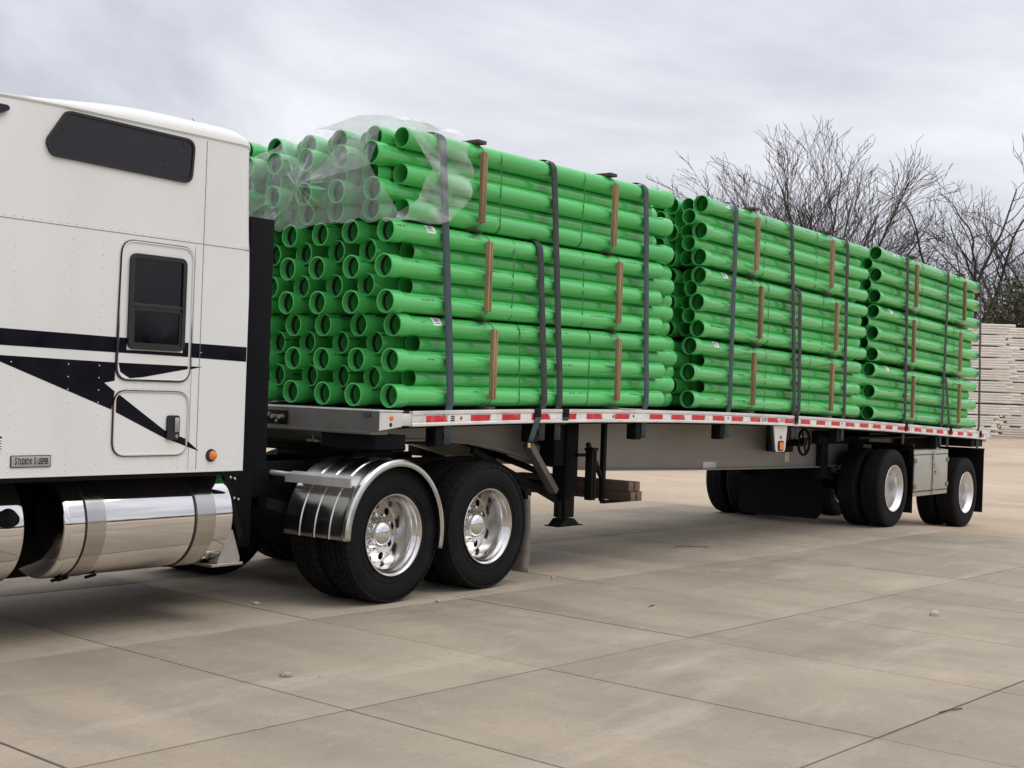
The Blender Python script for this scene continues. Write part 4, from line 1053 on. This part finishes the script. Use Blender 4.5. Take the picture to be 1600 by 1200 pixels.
# suspension hanger with bright bolts
hg = MB()
hx, hy = -.98, .66
hg.bar((hx-.18, hy, .98), (hx+.02, hy-.02, .50), .05, .05, (0, 1, 0)); hg.bar((hx-.02, hy, .98), (hx+.12, hy-.02, .50), .05, .05, (0, 1, 0))
hg.bar((hx-.26, hy, .70), (hx+.04, hy, .55), .04, .03, (0, 1, 0)); hg.bar((hx-.24, hy, .92), (hx-.27, hy, .72), .03, .03, (0, 1, 0)); hg.bar((hx-.12, hy, .72), (hx+.08, hy, .70), .04, .04, (0, 1, 0)); hg.bbox(hx-.02, hx+.14, hy-.03, hy+.05, .46, .54, .01)
hg.bbox(hx-.26, hx+.08, hy+.03, hy+.06, .62, 1.02, .01)
HG = hg.build('spring_hanger', 'black_steel', truck, 25)
bl = MB()
for (x, z) in ((hx-.12, 1.0), (hx-.07, 1.005), (hx-.02, .995), (hx-.24, .94), (hx-.19, .93), (hx+.06, .93), (hx+.02, .94), (hx-.28, .77), (hx-.23, .765), (hx-.18, .76), (hx+.10, .78), (hx+.06, .79)):
    bl.lathe([(-.030, .0005), (-.026, .010), (-.014, .014), (.02, .014)], 10, 'y', (x, hy-.01, z))
bl.build('bolt', 'chrome', HG)
# fifth wheel
MB().bbox(.25, 1.15, .85, 1.65, 1.085, 1.145, .02).bbox(.45, .95, .80, 1.70, 1.03, 1.09, .01).build('fifth_wheel', 'black_steel', truck)
# drive axles
for i, (x, kd) in enumerate(((0.115, 'lug'), (1.248, 'block'))):
    dual(truck, x, TR-.004, kd, RIM, .15+i*.5); dual(truck, x, TR-.004, kd, RIM, .6+i, far=True, y0=.06)
    MB().tube((x, .4, TR), (x, 2.1, TR), .085, n=18).lathe([(-.22, .05), (-.15, .16), (0, .22), (.15, .16), (.22, .05)], 24, 'y', (x, 1.25, TR)).build('drive_axle', 'black_steel', truck)
    for y in (.70, 1.75):
        sp_ = MB(); sp_.bar((x-.7, y, TR+.22), (x+.4, y, TR-.08), .10, .08); sp_.tube((x+.32, y, TR-.02), (x+.32, y, .95), .13, n=18); sp_.bbox(x-.1, x+.1, y-.07, y+.07, TR+.05, TR+.2, .01)
        sp_.build('suspension', 'black_steel', truck)
# half fender over the first drive wheel
def fender():
    cx, cz, R_ = .095, .52, .572
    y0_, y1_ = -.035, .60
    a0, a1 = math.radians(181), math.radians(-14)
    n = 60; mb = MB()
    prof = [(y0_-.010, -.052), (y0_-.020, -.046), (y0_-.026, -.030), (y0_-.022, -.010), (y0_-.008, .004), (y0_+.012, .008), (y0_+.028, .002)]
    yy = np.linspace(y0_+.035, y1_, 40)
    ribs = [y0_+.16, y0_+.315, y0_+.47]
    for y in yy:
        h = 0.0
        prof.append((y, h))
    prof += [(y1_+.006, -.012)]
    m = len(prof); vs = []
    for i in range(n+1):
        a = a0+(a1-a0)*i/n
        if i < n*.5: fx = 1.0
        # the front drops straight and flares ahead, the rear comes down thin
        for (y, h) in prof:
            r_ = R_+h
            x = cx + r_*math.cos(a)*(.96 if math.cos(a) < 0 else .93); z = cz + r_*math.sin(a)*(.985 if a > 0 else 1)
            vs.append((x, y, z))
    fs = [(i*m+k, (i+1)*m+k, (i+1)*m+k+1, i*m+k+1) for i in range(n) for k in range(m-1)]
    mb.add(vs, fs); o = mb.build('fender', 'fender_alu', truck, 30)
    md = o.modifiers.new('thickness', 'SOLIDIFY'); md.thickness = .004; md.offset = -1
    for y in ribs:
        rb = MB(); vs = []
        for i in range(int(n*.62)+1):
            a = a0+(a1-a0)*i/n
            for dy, h in ((-.011, .0005), (-.005, .009), (.005, .009), (.011, .0005)):
                r_ = R_+h
                x = cx + r_*math.cos(a)*.96; z = cz + r_*math.sin(a)*.985
                if math.cos(a) > 0: x = cx + r_*math.cos(a)*.93
                vs.append((x, y+dy, z))
        fs = [(i*4+k, (i+1)*4+k, (i+1)*4+k+1, i*4+k+1) for i in range(int(n*.62)) for k in range(3)]
        rb.add(vs, fs).build('rib', 'fender_alu', o, 50)
    # angle bracket across the front of the fender
    bk = MB(); bk.prism([(-.425, .893), (-.415, .893), (-.415, .950), (-.33, .962), (-.33, .972), (-.425, .957)], -.05, .64); bk.tube((-.39, .60, .945), (-.39, .86, .950), .020, n=12)
    bk.build('fender_bracket', 'plate_alu', o, 20)
fender()
# mud flap behind the second drive wheel
fm = MB(); P = np.zeros((14, 8, 3))
for i in range(14):
    for j in range(8): P[i, j] = (1.805+.02*math.sin(i*.25), .0+.60*j/7, .085+.66*i/13)
fm.grid(P); o = fm.build('mud_flap', 'plate_alu', truck, 40); md = o.modifiers.new('t', 'SOLIDIFY'); md.thickness = .006
o.data.materials[0] = MATS['flap_metal']
MB().tube((1.80, .02, .76), (1.80, .84, .78), .045, n=16).build('flap_bracket', 'black_plastic', truck)

# ------------------------------------------------------------------ yard stacks of white pipe, trees, far wood
CAMP = Vector((-7.3212, -6.8383, 1.6302)); DV = Vector((math.cos(YAW), math.sin(YAW), 0)); RV = Vector((math.sin(YAW), -math.cos(YAW), 0))
def yard(depth, side): p = CAMP + DV*depth + RV*side; return Vector((p.x, p.y, 0))
rot_r = math.atan2(RV.y, RV.x)
def white_bundle(L, seed):
    rs = random.Random(seed); mb = MB(); R_ = .066
    for dp in range(3):
        for row in range(4):
            off = rs.uniform(-.06, .06) + (.35 if (row % 2) else 0)
            z = R_ + row*.126; y = dp*.15
            fwd = True
            a, b = -L/2+off, L/2+off
            prof = [(a, R_), (b-.55, R_), (b-.48, R_*1.16), (b, R_*1.16), (b, R_*.9)]
            mb.lathe(prof, 10, 'x', (0, y, z))
    return mb.mesh('pipe_bundle', 'white_pipe', 35)
WB = [white_bundle(6.4, s_) for s_ in range(4)]
for c, (dep, side, nlev, sw) in enumerate(((66.5, 21.3, 10, 1), (69.2, 28.2, 10, -1))):
    for k in range(nlev):
        p = yard(dep, side + [(.15, .0, .35, .2, .28, .1, .5, .4, -.5, -.6), (.1, .3, .2, .4, .1, .3, .0, .2, .3, .1)][c][9-k if c == 0 else k])
        z0 = ground_z(np.array(p.x), 0).item() + .05
        place('white_pipe_bundle', WB[(k+c) % 4], None, (p.x, p.y, z0+k*.575), (0, random.uniform(-.004, .004), rot_r), 'bundle of white pipes, %s from the ground in %s yard stack' % (ORD[k], ('left', 'right')[c]), 'pipe bundle', 'white pipe bundles stacked in the yard')

def tree(p, h, seed, limbs, spread, wig, label, dense=1.0, trunk_h=.25, rb=.34, ang=(18, 40), side=1.0, wide=1.0):
    rs = np.random.default_rng(seed); segs = []
    def unit(v): return v/np.linalg.norm(v)
    def grow(pos, dr, L, r, lev):
        n = max(2, int(L/(.9 if lev < 2 else .5))); step = L/n
        ra = r
        for i in range(n):
            dr = unit(dr + rs.normal(0, wig*(1+.12*lev), 3) + np.array([0, 0, .02 if lev > 0 else 0]))
            q = pos + dr*step
            rb_ = max(.015, r*(1-.75*(i+1)/n))
            segs.append((pos, q, ra, rb_, lev))
            pos, ra = q, rb_
            f = (i+1)/n
            if 0 < lev < 4 and f > .2:
                pn = (0.0, .95, 1.05, .9)[lev]*dense
                k = int(pn) + (rs.random() < pn-int(pn))
                for _ in range(k):
                    ax = unit(np.cross(dr, rs.normal(0, 1, 3))); an = math.radians(rs.uniform(*ang))
                    cd = unit(dr*math.cos(an) + ax*math.sin(an) + np.array([0, 0, .06]))
                    cl = L*rs.uniform(.32, .60)*(1.10-.6*f)*side*(1.0 if lev < 2 else 1.25)
                    if cl > .35: grow(pos, cd, cl, max(.016, ra*.55), lev+1)
        return pos, dr
    pos, dr = grow(np.array([0, 0, 0.]), np.array([rs.normal(0, .02), rs.normal(0, .02), 1.]), h*trunk_h, rb, 0)
    for k in range(limbs):
        az = 2*PI*(k+rs.uniform(-.25, .25))/limbs; el = spread[0]+(spread[1]-spread[0])*(((k*7) % limbs)+rs.random())/limbs
        cd = np.array([math.cos(az)*math.cos(el), math.sin(az)*math.cos(el), math.sin(el)])
        st = pos*(1-rs.uniform(0, .35))
        grow(st, cd, (h*(1-trunk_h))*rs.uniform(.82, 1.0)*(.55+.45*math.sin(el)**2), rb*rs.uniform(.40, .58), 1)
    z0 = ground_z(np.array(p.x), 0).item() - .1
    zs = sorted(s_[1][2] for s_ in segs); k = h/zs[-1]
    t = thing('bare_tree', label, 'tree', (p.x, p.y, z0), 'bare trees behind the yard')
    A, B = MB(), MB(); SC = np.array([wide, wide, 1.0])
    for a, b, r0_, r1_, lev in segs:
        (A if lev < 2 else B).tube(a*k*SC, b*k*SC, r0_, r1_, n=8 if lev < 1 else (6 if lev < 2 else (4 if lev < 3 else 3)), caps=False)
    A.build('trunk', 'bark', t, 60); B.build('crown', 'bark', t, 0)
sd_ = lambda px, dep: (px-800)/2084.39*dep
R2 = math.radians
tree(yard(95, sd_(1270, 95)), 21.4, 8, 16, (R2(50), R2(80)), .045, 'tallest bare tree with fanned upright branches behind the middle stack', 0.9, .20, .34, (14, 38), 1.05, 1.3)
tree(yard(92, sd_(1520, 92)), 20.4, 12, 6, (R2(40), R2(78)), .12, 'tall bare tree with crooked spreading limbs at right behind rear stack', .72, .30, .36, (25, 50), 1.0, 1.25)
tree(yard(104, sd_(1395, 104)), 14.5, 21, 7, (R2(50), R2(80)), .09, 'small bare tree rising in the gap between the two tallest trees', .9, .2, .2)
tree(yard(110, sd_(1345, 110)), 14.5, 23, 7, (R2(50), R2(80)), .08, 'low bare tree just right of the fanned tree', .75, .2, .2)
tree(yard(108, sd_(1452, 108)), 14.5, 29, 8, (R2(35), R2(75)), .10, 'low tangled bare tree left of the crooked tree', .8, .15, .2)
tree(yard(84, sd_(1478, 84)), 10.5, 31, 10, (R2(35), R2(75)), .10, 'short dense thicket tree in front of the crooked tree', 1.1, .08, .12)
tree(yard(101, sd_(1592, 101)), 19.5, 37, 8, (R2(45), R2(80)), .10, 'bare tree cut by the right edge of the picture', .9, .25, .26)
tree(yard(112, sd_(1680, 112)), 18.0, 41, 8, (R2(45), R2(80)), .10, 'bare tree farthest right, beyond the picture edge', .8, .2, .26)
tree(yard(90, sd_(1545, 90)), 12.0, 43, 10, (R2(35), R2(75)), .11, 'short twiggy tree beside the olive evergreen', 1.1, .1, .14)
tree(yard(98, sd_(1420, 98)), 11.5, 47, 10, (R2(35), R2(75)), .10, 'brushy low tree behind the gap before the rear stack', .9, .1, .13)

def evergreen(p, h, w, seed, label):
    rs = np.random.default_rng(seed); t = thing('evergreen_tree', label, 'tree', (p.x, p.y, 0), 'olive evergreens by the white stacks')
    MB().tube((0, 0, 0), (0, 0, h*.8), .22, .05, 8).build('trunk', 'bark', t)
    n = 5200
    cl = rs.normal(0, 1, (60, 3)); cl /= np.linalg.norm(cl, axis=1)[:, None]
    cen = cl*rs.uniform(.45, .95, (60, 1))*np.array([w/2, w/2, h/2]) + np.array([0, 0, h*.52])
    c = cen[rs.integers(0, 60, n)] + rs.normal(0, 1, (n, 3))*np.array([.45, .45, .38])
    a = rs.normal(0, 1, (n, 3)); a /= np.linalg.norm(a, axis=1)[:, None]; b = np.cross(a, rs.normal(0, 1, (n, 3))); b /= np.linalg.norm(b, axis=1)[:, None]
    s1 = rs.uniform(.08, .2, (n, 1)); s2 = s1*.45
    V = np.stack([c-a*s1, c+b*s2, c+a*s1, c-b*s2], 1).reshape(-1, 3)
    mb = MB(); mb.v = V.tolist(); mb.f = [(4*i, 4*i+1, 4*i+2, 4*i+3) for i in range(n)]
    mb.build('crown', 'leaf_olive', t, 0)
evergreen(yard(80, sd_(1585, 80)), 10.2, 4.6, 2, 'olive green evergreen above the white pipe stack')
evergreen(yard(86, sd_(1640, 86)), 11.5, 6.0, 3, 'taller olive evergreen at the right picture edge')
evergreen(yard(84, sd_(1545, 84)), 7.4, 4.2, 6, 'low dark evergreen bush left of the olive evergreen')
evergreen(yard(88, sd_(1500, 88)), 6.6, 4.5, 8, 'low dark bush behind the rear stack')

def far_wood():
    rs = np.random.default_rng(9); mb = MB()
    n = 420
    for i in range(n):
        a = math.radians(rs.uniform(120, 350)); R_ = rs.uniform(210, 260); x, y = R_*math.cos(a), R_*math.sin(a); h = rs.uniform(6, 13); w = rs.uniform(5, 10)
        k = 7; ring = []
        for lv, (f, g) in enumerate(((0, .75), (.35, 1), (.75, .7), (1, .12))):
            for q in range(k): ring.append((x+w*g*math.cos(2*PI*q/k+lv*.4)*rs.uniform(.75, 1.2), y+w*g*math.sin(2*PI*q/k+lv*.4)*rs.uniform(.75, 1.2), h*f))
        mb.add(ring, [(l*k+q, l*k+(q+1) % k, (l+1)*k+(q+1) % k, (l+1)*k+q) for l in range(3) for q in range(k)])
    mb.build('far_wood', 'far_wood', None, 0, kind='stuff', label='low dark line of far woods around the yard', cat='woods')
far_wood()

# ------------------------------------------------------------------ stones, twigs and grit on the concrete
def stone_mesh(seed, r):
    rs = random.Random(seed); bm = bmesh.new(); bmesh.ops.create_icosphere(bm, subdivisions=2, radius=r)
    ax = (rs.uniform(.8, 1.3), rs.uniform(.8, 1.2), rs.uniform(.55, .8))
    for v in bm.verts:
        k = 1 + rs.uniform(-.16, .16); v.co = Vector((v.co.x*ax[0]*k, v.co.y*ax[1]*k, max(-r*.35, v.co.z*ax[2]*k)))
    me = bpy.data.meshes.new('stone'); bm.to_mesh(me); bm.free(); me.materials.append(MATS['stone']); return me
for i, (x, y, r, lb) in enumerate(((-2.184, -1.334, .030, 'pale pebble, largest one on the slab at lower left'), (2.938, -3.115, .040, 'grey stone lying alone on the slabs at right'), (-0.683, .621, .022, 'white pebble beside the front drive wheel shadow'), (-2.05, -1.46, .010, 'tiny pebble right beside the largest pale pebble'), (2.2, .02, .020, 'small pebble by the trailing edge of the mud flap'), (.45, -.16, .016, 'small pebble in front of the rear drive tyre'))):
    place('stone', stone_mesh(i, r), None, (x, y, r*.3), (0, 0, i*1.3), lb, 'stone', 'loose stones on the concrete')
for x, y, L, a, lb in ((-.205, -4.36, .20, -.25, 'dark stick lying across a slab joint at lower right'), (5.407, .488, .40, -.62, 'dark strip of debris on the concrete under the trailer'), (1.549, -1.399, .10, .2, 'short dark twig on the concrete in front of the drive wheels')):
    MB().path([(-L/2, 0, .007), (-L*.1, .006, .009), (L/2, -.004, .007)], .0035, 6).build('twig', 'twig', None, 40, loc=(x, y, 0), rot=(0, 0, a), label=lb, cat='twig', group='twigs on the concrete')
rs = np.random.default_rng(4); gm = MB(); m_ = 0
while m_ < 420:
    x, y = rs.uniform(-4.5, 11), rs.uniform(-6, 3.2); r = rs.uniform(.003, .009)
    if rs.random() < .5 and y > 0: continue
    gm.lathe([(0, r), (r*.6, r*.8), (r, .0004)], 5, 'z', (x, y, -.001)); m_ += 1
gm.build('grit', 'stone', None, 0, kind='stuff', label='scattered grit on the concrete', cat='grit')
